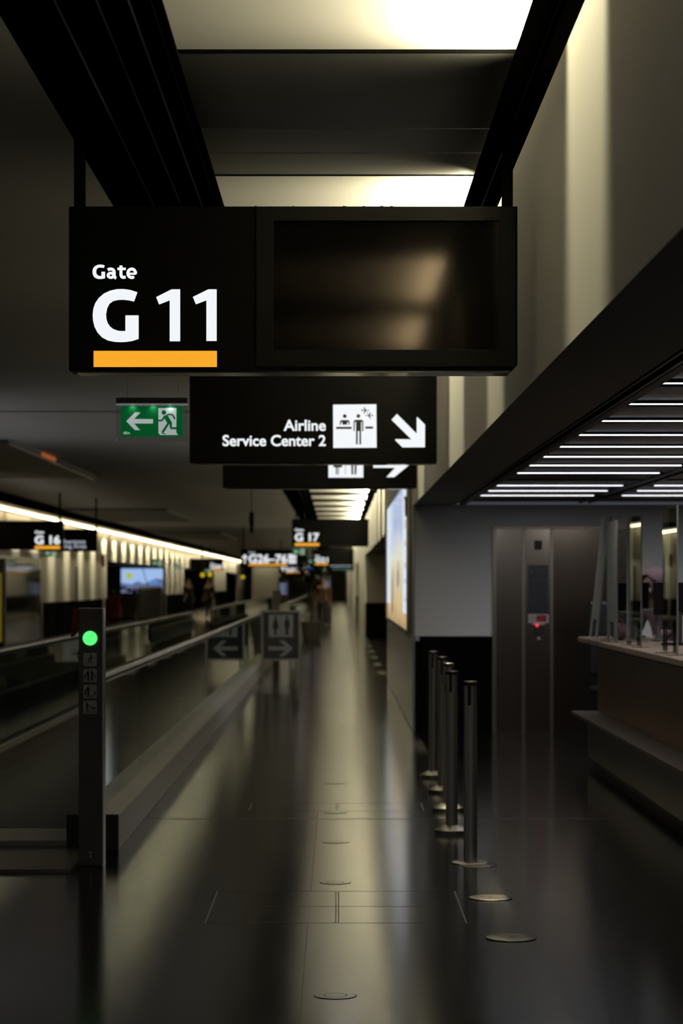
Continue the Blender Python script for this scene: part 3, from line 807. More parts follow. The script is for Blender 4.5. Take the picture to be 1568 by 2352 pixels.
# ------------------------------------------------------------------ toilets stands
def stand(x, y, label, rot=0):
    root = empty('sign_stand', (x, y, 0), label, 'sign stand')
    w, zb, zt = .325, .27, 1.10
    MB().box(x - w + .02, x + w - .02, y - .01, y + .01, zb + .02, zt - .02).build('panel', mat('stand_panel', (.018, .018, .019), .4), root)
    f = MB()
    f.box(x - w, x - w + .03, y - .018, y + .018, 0, zt); f.box(x + w - .03, x + w, y - .018, y + .018, 0, zt)
    f.box(x - w, x + w, y - .018, y + .018, zt - .03, zt); f.box(x - w, x + w, y - .018, y + .018, zb, zb + .03)
    f.build('frame', M_ALU, root)
    pw = MB().box(x - .20, x + .20, y - .014, y - .01, .66, 1.03).build('pictogram', mat('stand_white', (.55, .55, .54), .5), root)
    m2 = MB(); a, b_ = y - .017, y - .014
    m2.disc(x - .09, .985, .026, a, b_, 14); m2.disc(x + .10, .985, .026, a, b_, 14)
    m2.prism([(x - .12, .95), (x - .06, .95), (x - .035, .80), (x - .065, .80), (x - .07, .69), (x - .11, .69), (x - .115, .80), (x - .145, .80)], a, b_)
    m2.prism([(x + .06, .95), (x + .14, .95), (x + .15, .82), (x + .13, .82), (x + .125, .69), (x + .075, .69), (x + .07, .82), (x + .05, .82)], a, b_)
    m2.box(x - .003, x + .003, a, b_, .66, 1.03)
    m2.build('pictogram_figures', M_PBLACK, pw)
    z = .47
    MB().prism([(x - .21, z - .03), (x + .08, z - .03), (x - .03, z - .13), (x + .05, z - .13), (x + .20, z), (x + .05, z + .13), (x - .03, z + .13), (x + .08, z + .03), (x - .21, z + .03)], y - .014, y - .01).build('arrow', mat('stand_white', (.55, .55, .54)), root)
    if rot:
        root.rotation_euler = (0, 0, rot)
    return root
stand(at(645, 0, 40.2).x, 40.2, 'metal framed floor stand with toilets symbol and right arrow')
stand(at(672, 0, 49).x, 49.0, 'second floor stand behind the toilets stand, its back half hidden', math.pi * .56)

# ------------------------------------------------------------------ barrier posts
def stanchion(x, y, label, flat=False):
    root = empty('barrier_post', (x, y, 0), label, 'barrier post', 'row of belt barrier posts')
    r = .0375
    if flat:
        MB().lathe([(.105, .0), (.105, .006), (.10, .009)], x, y, 40).build('base', M_BASE, root, smooth=True)
    else:
        MB().lathe([(.108, 0), (.108, .026), (.09, .035), (.06, .050), (.042, .056)], x, y, 40).build('base', M_BASE, root, smooth=True)
    MB().lathe([(r, .008 if flat else .05), (r, .99)], x, y, 40).build('pole', M_STEEL, root, smooth=True)
    MB().lathe([(r + .0015, .985), (r + .0015, 1.005), (r - .004, 1.01)], x, y, 32).build('top_cap', M_BLACK2, root, smooth=True)
    for a in (math.radians(-102), math.radians(-12), math.radians(78), math.radians(168)):
        m2 = MB()
        cx_, cy_ = x + (r - .001) * math.cos(a), y + (r - .001) * math.sin(a)
        pts = [(-.0095, .995), (-.0095, .885)] + [(.0095 * math.cos(math.radians(t)), .885 + .0095 * math.sin(math.radians(t))) for t in (205, 235, 270, 305, 335)] + [(.0095, .885), (.0095, .995)]
        m2.prism(pts, -.004, .0045)
        bmesh.ops.transform(m2.bm, matrix=Matrix.Translation((cx_, cy_, 0)) @ Matrix.Rotation(a + math.pi / 2, 4, 'Z'), verts=m2.bm.verts)
        m2.build('belt_slot', M_BLACK2, root)
    return root
stanchion(at(1080, 0, 13.39).x, 13.39, 'nearest brushed steel barrier post, on a flat disc plate', True)
for px, y, lb in ((1037, 14.97, 'second nearest steel barrier post of the row, on a domed base'),
                  (1029, 16.45, 'third steel barrier post of the row, middle of the five'),
                  (1016, 17.9, 'fourth steel barrier post of the row, next to the farthest one'),
                  (995, 19.3, 'farthest steel barrier post of the row, closest to the elevator wall')):
    stanchion(at(px, 0, y).x, y, lb)

# floor plates
M_PLATE = mat('plate_steel', (.13, .12, .11), .38, metal=.9)
def plate(x, y, r, label, m, h=.006):
    o = MB().lathe([(r, 0.0), (r, h - .002), (r - .003, h)], x, y, 48)
    root = empty('floor_plate', (x, y, 0), label, 'floor plate')
    o.build('disc', m, root, smooth=True)
    MB().disc(x, y, .008, h - .0005, h + .0006, 12, 'z').build('screw', M_BLACK2, root)
    return root
plate(.757, 10.56, .11, 'round steel floor plate nearest the camera, right of the aisle', M_PLATE)
plate(.752, 11.9, .107, 'round steel floor plate in front of the nearest barrier post', M_PLATE)
plate(at(1098, 0, 13.30).x, 13.30, .107, 'round steel floor plate under the nearest barrier post base', M_PLATE, .004)
M_COVER = mat('outlet_cover', (.035, .034, .03), .16)
for py, lb in ((2287, 'grey round outlet cover in the floor nearest the camera'), (2027, 'second nearest grey round outlet cover along the floor middle'),
               (1934, 'third grey round outlet cover along the floor middle'), (1866, 'grey round outlet cover beyond the bright floor joint'),
               (1799, 'farthest grey round outlet cover along the floor middle')):
    v = fl(770, py)
    root = empty('outlet_cover', (v.x, v.y, 0), lb, 'floor outlet')
    MB().lathe([(.081, 0), (.081, .0012)], v.x, v.y, 40).build('rim', M_SEAM, root)
    MB().lathe([(.078, 0), (.078, .0022)], v.x, v.y, 40).build('cover', M_COVER, root)
    ring = MB()
    n = 28; ra, rb = .041, .044
    ri = [ring.bm.verts.new((v.x + ra * math.cos(2 * math.pi * i / n), v.y + ra * math.sin(2 * math.pi * i / n), .0027)) for i in range(n)]
    ro = [ring.bm.verts.new((v.x + rb * math.cos(2 * math.pi * i / n), v.y + rb * math.sin(2 * math.pi * i / n), .0027)) for i in range(n)]
    for i in range(n): ring.bm.faces.new((ri[i], ri[(i + 1) % n], ro[(i + 1) % n], ro[i]))
    ring.build('lid_ring', M_SEAM, root)

# ------------------------------------------------------------------ elevator front
YE2 = 25.2
el = empty('elevator', (2.34, YE2, 0), 'stainless steel elevator front with a red lit call panel', 'elevator')
sc = YE2 / F
ex = lambda px: (px - CX) * sc
ez = lambda py: EYE - (py - CY) * sc
zt = ez(1213)
M_ELF = mat('elevator_frame', (.22, .19, .15), .35, metal=.9)
f = MB()
for a, b_ in ((1131, 1139), (1197, 1205), (1262, 1269)):
    f.box(ex(a), ex(b_), YE2 - .05, YE2, 0, zt)
f.box(ex(1131), ex(1452), YE2 - .05, YE2, zt - .012, zt + .012)
f.box(ex(1446), ex(1452), YE2 - .05, YE2, 0, zt)
f.build('frame', M_ELF, el)
MB().box(ex(1139), ex(1197), YE2 - .03, YE2, 0, zt - .012).build('side_panel', M_STEEL_D, el, bevel=.002)
cc = MB().box(ex(1205), ex(1262), YE2 - .035, YE2, 0, zt - .012).build('control_column', M_STEEL_D, el, bevel=.002)
MB().box(ex(1269), ex(1446), YE2 - .012, YE2, 0, zt - .012).build('door', mat('door_steel', (.13, .105, .08), .22, metal=.95), el)
yc = YE2 - .035
def on_col(nm, a, t, c_, d, m, dep=.004, label=None):
    return MB().box(ex(a), ex(c_), yc - dep, yc, ez(d), ez(t)).build(nm, m, cc, label=label)
on_col('floor_display', 1226, 1241.5, 1244, 1263, M_BLACK2)
on_col('info_board', 1211.5, 1298, 1258, 1408, mat('info_navy', (.016, .016, .024), .4))
f = MB()
for a, t, c_, d in ((1228, 1300.5, 1239, 1302), (1213, 1304.5, 1256, 1305.3), (1217, 1308, 1222, 1316), (1229, 1308, 1250, 1309.3), (1230, 1312, 1250, 1313.2), (1230, 1317, 1253, 1318.2), (1230, 1320.5, 1236, 1321.6), (1215, 1330.5, 1255, 1331.5)):
    f.box(ex(a), ex(c_), yc - .006, yc - .004, ez(d), ez(t))
f.build('info_text', mat('info_text_grey', (.10, .10, .13), .5), cc)
on_col('notice', 1212, 1410.5, 1259, 1431, mat('notice_white', (.50, .46, .48), .5), label='white and red notice sticker')
MB().box(ex(1230.5), ex(1254), yc - .006, yc - .004, ez(1428), ez(1413)).build('notice_red', M_REDINK, cc)
f = MB(); n = 24; cx_, cz_ = ex(1221.5), ez(1420.5)
for i in range(n):
    a, b_ = 2 * math.pi * i / n, 2 * math.pi * (i + 1) / n
    f.stroke([(cx_ + .026 * math.cos(a), cz_ + .026 * math.sin(a)), (cx_ + .026 * math.cos(b_), cz_ + .026 * math.sin(b_))], .005, yc - .006, yc - .004)
f.stroke([(cx_ - .018, cz_ + .018), (cx_ + .018, cz_ - .018)], .005, yc - .006, yc - .004)
f.build('notice_ring', mat('notice_grey', (.2, .17, .18), .5), cc)
on_col('notice_tab', 1222, 1431, 1250, 1435, mat('notice_white', (0, 0, 0)))
on_col('card_reader', 1225, 1438, 1247, 1456, M_BLACK2, .02)
MB().disc(ex(1232), ez(1436.5), .014, yc - .024, yc - .004, 20).build('indicator', glow('red_light', (1.0, .02, .03), 1.6), cc, label='glowing red indicator')
MB().disc(ex(1236), ez(1466), .016, yc - .01, yc, 20).build('button', M_STEEL, cc)
sw = MB().box(ex(953), ex(963), YE2 - .035, YE2 - .014, ez(1472), ez(1460)).build('wall_switch', mat('switch_white', (.45, .44, .46), .5), None, bevel=.003)
tag(sw, 'small white wall switch at the top corner of the black dado', 'switch')

# ------------------------------------------------------------------ strip lights in the low ceiling
M_STRIP = glow('strip_white', (.95, .96, 1.0), E_STRIP)
orden = ['first', 'second', 'third', 'fourth', 'fifth', 'sixth', 'seventh', 'eighth', 'ninth', 'tenth', 'eleventh', 'twelfth', 'thirteenth', 'fourteenth', 'fifteenth', 'sixteenth', 'seventeenth', 'eighteenth', 'nineteenth', 'twentieth', 'last']
i = 0
for k in range(21):
    yy = 22.95 - 1.17 * k
    if k == 3 or yy < -1: continue
    for row, (xa, xb) in enumerate(((1.345, 2.43), (2.70, 3.80))):
        if row and yy < 6: continue
        root = empty('strip_light', ((xa + xb) / 2, yy, ZS + .02), '%s white strip light from the elevator wall, in the %s' % (orden[i], 'outer row by the soffit' if row == 0 else 'inner row above the counter'), 'strip light', 'strip lights in the low ceiling')
        MB().box(xa, xb, yy - .011, yy + .011, ZS + .012, ZS + .03).build('diffuser', M_STRIP, root)
        area('strip_lamp', ((xa + xb) / 2, yy, ZS + .008), (0, 0, -1), xb - xa, .016, P_DOWN, (.95, .96, 1.0), 125)
        MB().box(xa - .01, xb + .01, yy - .018, yy - .011, ZS + .016, ZS + .03).box(xa - .01, xb + .01, yy + .011, yy + .018, ZS + .016, ZS + .03).box(xa - .01, xb + .01, yy - .018, yy + .018, ZS + .03, ZS + .034).build('housing', M_RAIL, root)
    i += 1

for x in (1.5, 2.6, 3.9, 5.2):  # added fill lamps without fittings, brightening the elevator wall
    area('elevator_wall_fill', (x, 22.4, ZS - .0), (0, .95, -1), .5, .04, P_LIFT, (.97, .97, 1.0), 95)

# ------------------------------------------------------------------ service counter
ct = empty('service_counter', (2.6, 15.5, 0), 'long wooden topped service counter with a low bag ledge', 'counter')
YA, YB = 9.0, 20.5
top = MB()
top.prism([(2.13, YB + .06), (2.06, YB + .02), (2.03, YB - .08), (2.03, YA), (2.62, YA), (2.62, YB + .06)], 1.055, 1.098, 'z').build('worktop', M_WOOD, ct, bevel=.006)
MB().box(2.17, 2.60, YA, YB - .05, 1.015, 1.055).build('top_support', M_BLACK2, ct)
MB().prism([(2.205, 1.015), (2.205, .47), (2.24, .0), (2.60, .0), (2.60, 1.015)], YA, YB, 'y').build('front_panel', M_AMBER, ct, label='amber brown front panel')
MB().box(1.985, 2.205, YA, YB, .44, .47).build('bag_ledge', mat('ledge', (.13, .10, .07), .42, noise=.1, nscale=4), ct, bevel=.003)
MB().box(2.12, 2.24, YA, YB, .085, .44).build('plinth', M_PLINTH, ct)
MB().box(2.20, 2.50, YA, YB - .1, 0, .085).build('toe_kick', M_BLACK2, ct)
dk = empty('desk', (2.95, 15, 0), 'dark grey staff desk behind the service counter', 'desk')
MB().box(2.64, 3.25, YA, YB - .4, .70, .739).build('desk_top', mat('desk_grey', (.10, .09, .085), .5), dk)
for yy in (YA + .1, 14, YB - .5): MB().box(2.7, 3.2, yy - .03, yy + .03, 0, .70).build('leg', M_BLACK2, dk)

def shield(y0_, y1_, zt, label, lean=0.0, m=None, x=2.12):
    root = empty('counter_shield', (x, (y0_ + y1_) / 2, 1.098), label, 'protective screen', 'clear screens on the counter')
    th = .008; w = y1_ - y0_
    zb, zs = 1.098, 1.098 + .155
    sa, sb = y0_ + .28 * w, y1_ - .28 * w
    out = [(y0_, zb), (sa, zb), (sa, zs - .02), (sa + .02, zs), (sb - .02, zs), (sb, zs - .02), (sb, zb), (y1_, zb), (y1_, zt), (y0_, zt)]
    mb = MB().prism(out, x - th / 2, x + th / 2, 'x')
    for v in mb.bm.verts: v.co.x += lean * (v.co.z - zb)
    mb.build('sheet', m or M_ACRYL, root)
    e = MB().box(x - .005, x + .005, y0_ - .004, y0_, zb, zt)
    for v in e.bm.verts: v.co.x += lean * (v.co.z - zb)
    e.build('edge', mat('acrylic_edge', (.30, .34, .31), .25), root)
    if not lean:
        for yy in (y0_ + .06, y1_ - .06):
            MB().box(x - .06, x + .06, yy - .02, yy + .02, zb, zb + .006).build('foot', mat('acrylic_foot', (.40, .33, .28), .3), root)
    return root
shield(19.75, 20.35, 1.098 + 1.0, 'leaning frosted screen at the far end of the counter', .11, M_ACRYL_F)
shield(18.35, 19.0, 2.03, 'upright frosted screen next to the leaning one on the counter', 0, M_ACRYL_F)
shield(16.95, 17.65, 2.035, 'clear screen on the counter reflecting wall lights, left of the person').rotation_euler = (0, 0, .025)
shield(15.1, 15.75, 2.04, 'clear screen on the counter nearest the camera, right of the person').rotation_euler = (0, 0, .005)

# desk equipment
def monitor(x, y, z, label, ry=0.0, w=.42, h=.28, d=.04):
    root = empty('monitor', (x, y, z), label, 'monitor')
    MB().box(x - d / 2, x + d / 2, y - w / 2, y + w / 2, z + .22, z + .22 + h).build('screen_body', M_BLACK2, root, bevel=.006)
    MB().box(x - .02, x + .02, y - .03, y + .03, z + .015, z + .24).build('stand', mat('stand_grey', (.16, .155, .15), .4, metal=.6), root)
    MB().box(x - .1, x + .1, y - .12, y + .12, z, z + .015).build('foot', M_BLACK2, root)
    root.rotation_euler = (0, 0, ry)
    return root
monitor(2.44, 20.25, 1.098, 'black monitor behind the frosted screen at the counter end', math.radians(70), .34, .24)
monitor(2.50, 17.75, 1.098, 'black monitor on the counter right of the person', math.radians(80), .36, .24)
def pole_reader(x, y, label, top):
    z0 = 1.098
    root = empty('desk_terminal', (x, y, z0), label, 'terminal')
    m = mat('terminal_grey', (.26, .26, .25), .4, metal=.5)
    MB().lathe([(.055, z0), (.055, z0 + .012), (.028, z0 + .018), (.022, z0 + .03), (.022, top - .01)], x, y, 20).build('column', m, root, smooth=True)
    MB().lathe([(.026, top - .02), (.034, top - .004), (.034, top)], x, y, 16).build('cap', mat('terminal_cap', (.45, .44, .43), .4), root, smooth=True)
    MB().box(x - .13, x + .03, y - .07, y + .07, top - .115, top - .095).build('tray', m, root, bevel=.004)
    return root
pole_reader(2.42, 19.62, 'grey column terminal with a flat tray beside the frosted screen', 1.42)
pole_reader(2.505, 18.9, 'grey column terminal with tray in front of the person', 1.447)
dp = empty('document_printer', (2.42, 14.05, 1.098), 'small grey printer on the counter at the right edge', 'printer')
MB().box(2.33, 2.50, 13.9, 14.2, 1.098, 1.26).build('case', mat('printer_grey', (.24, .23, .21), .5), dp, bevel=.02)
MB().box(2.34, 2.49, 13.895, 13.905, 1.18, 1.20).build('slot', M_BLACK2, dp)
bg = empty('shoulder_bag', (2.26, 19.3, 1.098), 'pinkish bag lying on the counter behind the frosted screen', 'bag')
MB().ball((2.26, 19.3, 1.168), .055, .12, .07).build('bag_body', mat('bag_pink', (.30, .20, .22), .7), bg, smooth=True)
MB().tube([(2.26, 19.22, 1.21), (2.26, 19.25, 1.26), (2.26, 19.35, 1.26), (2.26, 19.38, 1.21)], .01).build('handle', M_REDINK, bg, smooth=True)

def office_chair(x, y, label, rz):
    root = empty('office_chair', (x, y, 0), label, 'chair')
    for i in range(5):
        a = 2 * math.pi * i / 5
        MB().prism([(x + .03 * math.sin(a), y - .03 * math.cos(a)), (x + .30 * math.cos(a), y + .30 * math.sin(a)), (x - .03 * math.sin(a), y + .03 * math.cos(a))], .0, .07, 'z').build('leg', M_BLACK2, root)
    MB().lathe([(.03, .06), (.03, .48)], x, y, 16).build('column', M_BLACK2, root, smooth=True)
    MB().box(x - .24, x + .24, y - .24, y + .24, .48, .56).build('seat', M_BLACK2, root, bevel=.03)
    MB().box(x - .23, x + .23, y + .20, y + .27, .66, 1.38).build('backrest', M_BLACK2, root, bevel=.03)
    MB().box(x - .03, x + .03, y + .22, y + .29, .50, .70).build('support', M_BLACK2, root)
    root.rotation_euler = (0, 0, rz)
office_chair(2.72, 23.2, 'black office chair left of the person behind the counter', .3)
office_chair(3.55, 22.9, 'black office chair at the right edge behind the counter', -.4)

# ------------------------------------------------------------------ person behind the counter
def skin_mesh(name, verts, edges, m, parent, org, levels=2, inflate=0.0):
    """verts: (x, y, z, rx, ry); a Skin modifier grows one continuous surface round the chain."""
    me = bpy.data.meshes.new(name)
    me.from_pydata([Vector(v[:3]) for v in verts], edges, [])
    o = bpy.data.objects.new(name, me); C.objects.link(o)
    md = o.modifiers.new('skin', 'SKIN'); md.use_smooth_shade = True
    for i, v in enumerate(verts):
        sv_ = me.skin_vertices[0].data[i]
        sv_.radius = (v[3] + inflate, v[4] + inflate); sv_.use_root = (i == 0)
    sb = o.modifiers.new('sub', 'SUBSURF'); sb.levels = levels; sb.render_levels = levels
    bpy.context.view_layer.update()
    m2 = bpy.data.meshes.new_from_object(o.evaluated_get(bpy.context.evaluated_depsgraph_get()))
    bpy.data.objects.remove(o); bpy.data.meshes.remove(me)
    for p in m2.polygons: p.use_smooth = True
    bm = bmesh.new(); bm.from_mesh(m2); bpy.data.meshes.remove(m2)
    mb = MB(); mb.bm.free(); mb.bm = bm
    return mb.build(name, m, parent, smooth=False)
PX, PY = 3.06, 22.4
pr = empty('person', (PX, PY, 0), 'person in a pink headscarf and white face mask bending over the desk', 'person')
def pz(f, s, z): # f: forward (towards the camera and left), s: sideways
    fx, fy = -.80, -.60
    return (PX + f * fx - s * fy, PY + f * fy + s * fx, z)
V = [(*pz(0, 0, .93), .13, .11), (*pz(.02, 0, 1.08), .12, .10), (*pz(.06, 0, 1.24), .135, .105), (*pz(.11, 0, 1.36), .12, .09), (*pz(.15, 0, 1.43), .06, .06),
     (*pz(.19, 0, 1.50), .075, .075), (*pz(.21, 0, 1.57), .088, .088), (*pz(.22, 0, 1.635), .06, .06), (*pz(.30, 0, 1.515), .012, .012)]
E = [(0, 1), (1, 2), (2, 3), (3, 4), (4, 5), (5, 6), (6, 7), (6, 8)]
for s in (-1, 1):
    n = len(V)
    V += [(*pz(.12, .17 * s, 1.37), .055, .055), (*pz(.16, .23 * s, 1.13), .042, .042), (*pz(.38, .17 * s, 1.02), .032, .032), (*pz(.45, .15 * s, 1.00), .038, .022)]
    E += [(3, n), (n, n + 1), (n + 1, n + 2), (n + 2, n + 3)]
    for j, (df, ds, L) in enumerate(((.03, .045, .05), (.055, .03, .075), (.06, .008, .085), (.055, -.014, .08), (.045, -.034, .06))):
        q = len(V)
        V += [(*pz(.45 + df, .15 * s - ds * s * .9, .998), .010, .010), (*pz(.45 + df + L * .5, .15 * s - ds * s, .985), .009, .009), (*pz(.45 + df + L * .85, .15 * s - ds * s, .965), .008, .008)]
        E += [(n + 3, q), (q, q + 1), (q + 1, q + 2)]
    n = len(V)
    V += [(*pz(0, .09 * s, .86), .085, .085), (*pz(.02, .10 * s, .48), .058, .058), (*pz(-.01, .10 * s, .10), .042, .042), (*pz(.12, .11 * s, .035), .036, .03)]
    E += [(0, n), (n, n + 1), (n + 1, n + 2), (n + 2, n + 3)]
skin_mesh('body', V, E, mat('skin', (.45, .27, .20), .55), pr, None)
tv = [(*pz(0, 0, .86), .15, .13), (*pz(.02, 0, 1.08), .14, .12), (*pz(.06, 0, 1.24), .155, .125), (*pz(.11, 0, 1.37), .13, .105), (*pz(.14, 0, 1.415), .075, .075)]
te = [(0, 1), (1, 2), (2, 3), (3, 4)]
for s in (-1, 1):
    n = len(tv); tv += [(*pz(.12, .17 * s, 1.37), .068, .068), (*pz(.16, .23 * s, 1.13), .055, .055), (*pz(.36, .175 * s, 1.03), .042, .042)]; te += [(3, n), (n, n + 1), (n + 1, n + 2)]
skin_mesh('blouse', tv, te, mat('pink_cloth', (.42, .27, .29), .8), pr, None)
lv = [(*pz(0, 0, .90), .145, .125)]; le = []
for s in (-1, 1):
    n = len(lv); lv += [(*pz(0, .09 * s, .84), .10, .10), (*pz(.02, .10 * s, .48), .075, .075), (*pz(-.01, .10 * s, .10), .062, .062)]; le += [(0, n), (n, n + 1), (n + 1, n + 2)]
skin_mesh('trousers', lv, le, mat('dark_trousers', (.02, .02, .025), .8), pr, None)
hs = MB()
c_ = Vector(pz(.175, 0, 1.585)); hs.ball(c_, .125, .125, .115, 24, 16)
cut = Vector((-.80, -.60, -.62)).normalized()
bmesh.ops.delete(hs.bm, geom=[v for v in hs.bm.verts if (v.co - c_).dot(cut) > .085], context='VERTS')
hs.bm.normal_update()
hs.build('headscarf', mat('scarf_pink', (.38, .24, .27), .85), pr, smooth=True)
skin_mesh('scarf_drape', [(*pz(.11, 0, 1.56), .10, .10), (*pz(.09, 0, 1.46), .088, .088), (*pz(.08, 0, 1.38), .11, .10)], [(0, 1), (1, 2)], mat('scarf_ochre', (.33, .19, .11), .85), pr, None)
mk = MB(); c2 = Vector(pz(.262, 0, 1.487)); mk.ball(c2, .047, .047, .042, 18, 12)
mk.build('face_mask', mat('mask_white', (.62, .60, .60), .7), pr, smooth=True)
ey = MB()
for s in (-.033, .033): ey.ball(Vector(pz(.288, s, 1.545)), .012, .012, .009, 10, 8)
ey.build('eyes', M_PBLACK, pr, smooth=True)

# ------------------------------------------------------------------ far left: screen, seating, people and odds and ends
y = 116.0
a, b_ = at(278, 1362, y), at(374, 1306, y)
vs = empty('video_screen', ((a.x + b_.x) / 2, y, 0), 'blue lit video screen showing mountains and a yellow sun', 'video screen')
MB().box(a.x - .12, b_.x + .12, y, y + .15, a.z - .06, b_.z + .08).build('housing', M_BLACK2, vs)
MB().box(a.x + .5, a.x + .62, y + .03, y + .12, 0, a.z).build('leg', M_BLACK2, vs)
MB().box(b_.x - .62, b_.x - .5, y + .03, y + .12, 0, a.z).build('leg', M_BLACK2, vs)
sp_ = MB().box(a.x, b_.x, y - .01, y, a.z, b_.z).build('picture', glow('screen_sky', (.42, .62, 1.0), .8), vs)
w = b_.x - a.x; h = b_.z - a.z
rx = lambda u: a.x + u * w
rz = lambda v: a.z + v * h
MB().prism([(rx(0), rz(.0)), (rx(1), rz(0)), (rx(1), rz(.56)), (rx(.85), rz(.60)), (rx(.7), rz(.50)), (rx(.55), rz(.38)), (rx(.4), rz(.48)), (rx(.25), rz(.36)), (rx(0), rz(.42))], y - .014, y - .01).build('mountains', glow('screen_mountain', (.20, .27, .55), .55), sp_)
MB().prism([(rx(0), rz(0)), (rx(1), rz(0)), (rx(1), rz(.22)), (rx(.6), rz(.16)), (rx(.3), rz(.26)), (rx(0), rz(.2))], y - .018, y - .014).build('foothills', glow('screen_hill', (.26, .30, .52), .55), sp_)
MB().prism([(rx(.66), rz(.36)), (rx(.88), rz(.38)), (rx(.86), rz(.52)), (rx(.66), rz(.46))], y - .018, y - .014).build('lake', glow('screen_lake', (.10, .33, .85), .75), sp_)
MB().disc(rx(.19), rz(.70), .15, y - .018, y - .012, 28).build('sun', glow('screen_sun', (.55, .62, .02), .8), sp_)
MB().stroke([(rx(.52), rz(1)), (rx(.60), rz(.5)), (rx(.70), rz(0))], .035, y - .022, y - .018).build('dividing_line', M_BLACK2, sp_)

def planter(x, y, label, w=.9, h=.5, fh=.5, col=(.03, .045, .015)):
    root = empty('planter', (x, y, 0), label, 'planter')
    MB().box(x - w / 2, x + w / 2, y - .3, y + .3, 0, h).build('pot', mat('planter_brown', (.05, .03, .018), .6), root, bevel=.02)
    mb = MB()
    for i in range(160):
        c_ = Vector((x + random.uniform(-w * .55, w * .55), y + random.uniform(-.35, .35), h + random.uniform(0, fh)))
        d = Vector((random.uniform(-1, 1), random.uniform(-1, 1), random.uniform(0, 1.2))).normalized() * random.uniform(.12, .25)
        sd = d.cross(Vector((random.uniform(-1, 1), random.uniform(-1, 1), .3))).normalized() * .05
        vs_ = [mb.bm.verts.new(p) for p in (c_, c_ + d * .5 + sd, c_ + d, c_ + d * .5 - sd)]
        mb.bm.faces.new(vs_)
    mb.build('foliage', mat('foliage_' + str(col[0]), col, .6), root)
    return root
planter(at(292, 0, 104).x, 104, 'low planter with dull green plants below the video screen', 1.1, .75, .55, (.06, .07, .02))
def armchair(x, y, label, col):
    root = empty('lounge_chair', (x, y, 0), label, 'chair')
    m = mat('chair_' + str(col[0]), col, .6)
    MB().box(x - .35, x + .35, y - .35, y + .35, .15, .45).build('seat', m, root, bevel=.04)
    MB().box(x - .35, x + .35, y + .2, y + .38, .40, 1.05).build('backrest', m, root, bevel=.05)
    for s in (-1, 1):
        MB().box(x + s * .35 - .06, x + s * .35 + .06, y - .33, y + .33, .15, .65).build('armrest', m, root, bevel=.03)
        for t in (-1, 1): MB().box(x + s * .3 - .02, x + s * .3 + .02, y + t * .28 - .02, y + t * .28 + .02, 0, .15).build('leg', M_BLACK2, root)
    return root
armchair(at(254, 0, 98).x, 98, 'dark red lounge chair left of the planter under the screen', (.16, .01, .008))
bk = empty('kiosk', (at(343, 0, 100).x, 100, 0), 'black kiosk block in front of the blue video screen', 'kiosk')
q = at(343, 0, 100).x
MB().box(q - .5, q + .5, 100, 100.8, 0, 1.42).build('cabinet', M_BLACK2, bk, bevel=.12)
MB().box(q - .06, q - .03, 99.99, 100.0, .2, 1.1).build('edge_strip', M_RAIL, bk)
yp = empty('info_column', (at(3, 0, 58).x, 58, 0), 'tall black column with a yellow lit side at the left edge', 'column')
q = at(3, 0, 58).x
MB().box(q - .5, q + .06, 58, 58.4, 0, 2.15).build('column_body', M_BLACK2, yp)
MB().box(q - .4, q + .01, 57.985, 58.0, .15, 1.8).build('yellow_panel', glow('dim_yellow', (.30, .24, .01), .30), yp)
# dark information blades sticking out of the left wall
for (px, y, z0, z1, lb, m) in ((171, 77.5, 1.0, 2.1, 'dark vertical board sticking out of the left wall', M_SOFFIT), (233, 86.5, 0, 2.6, 'slim grey pillar at the corner of the left wall', M_WALL)):
    x = at(px, 0, y).x
    o = MB().box(min(x - .10, x - .10), x + .10, y, y + .12, z0, z1).build('wall_board' if z0 else 'slim_pillar', m, None); tag(o, lb, 'board' if z0 else 'pillar')
for (px, pz0, pz1, y, lb) in ((237, 1273, 1302, 86.0, 'upper red brown sign blade on the left pillar'),):
    v0, v1 = at(px - 4, pz1, y), at(px + 4, pz0, y)
    o = MB().box(v0.x, v1.x, y, y + .04, v0.z, v1.z).build('projecting_sign', mat('maroon_sign', (.12, .02, .015), .5), None); tag(o, lb, 'sign')
for (px0, px1, p0, p1, y, lb) in ((873, 886, 1178, 1205, 46.0, 'upper maroon sign blade on the right wall beside the poster'), (873, 886, 1215, 1243, 45.0, 'lower maroon sign blade on the right wall beside the poster')):
    v0, v1 = at(px0, p1, y), at(px1, p0, y)
    r_ = empty('projecting_sign', (v1.x, y, v0.z), lb, 'sign')
    MB().box(v0.x, XW + .02, y, y + .05, v0.z, v1.z).build('plate', mat('maroon_sign', (0, 0, 0)), r_)
    MB().box(v0.x + .015, v0.x + .05, y - .004, y, v0.z + .03, v1.z - .04).build('pale_mark', mat('stand_white', (0, 0, 0)), r_)
# yellow lamps under the G 26 sign
for px, pz, y, lb in ((465, 1320.5, 126, 'left one of two small yellow round signals under the G 26 sign'), (482, 1319.5, 126, 'right one of two small yellow round signals under the G 26 sign'), (557.5, 1325.5, 150, 'single small yellow round signal left of the corridor end')):
    v = at(px, pz, y)
    r_ = empty('yellow_signal', v, lb, 'signal light')
    MB().disc(v.x, v.z, .105, y - .02, y, 20).build('lens', glow('yellow_lamp', (.9, .65, .0), .7), r_)
    MB().disc(v.x, v.z, .13, y, y + .08, 20).build('housing', M_BLACK2, r_)
    MB().box(v.x - .015, v.x + .015, y + .02, y + .05, v.z + .12, 3.6).build('stem', M_BLACK2, r_)
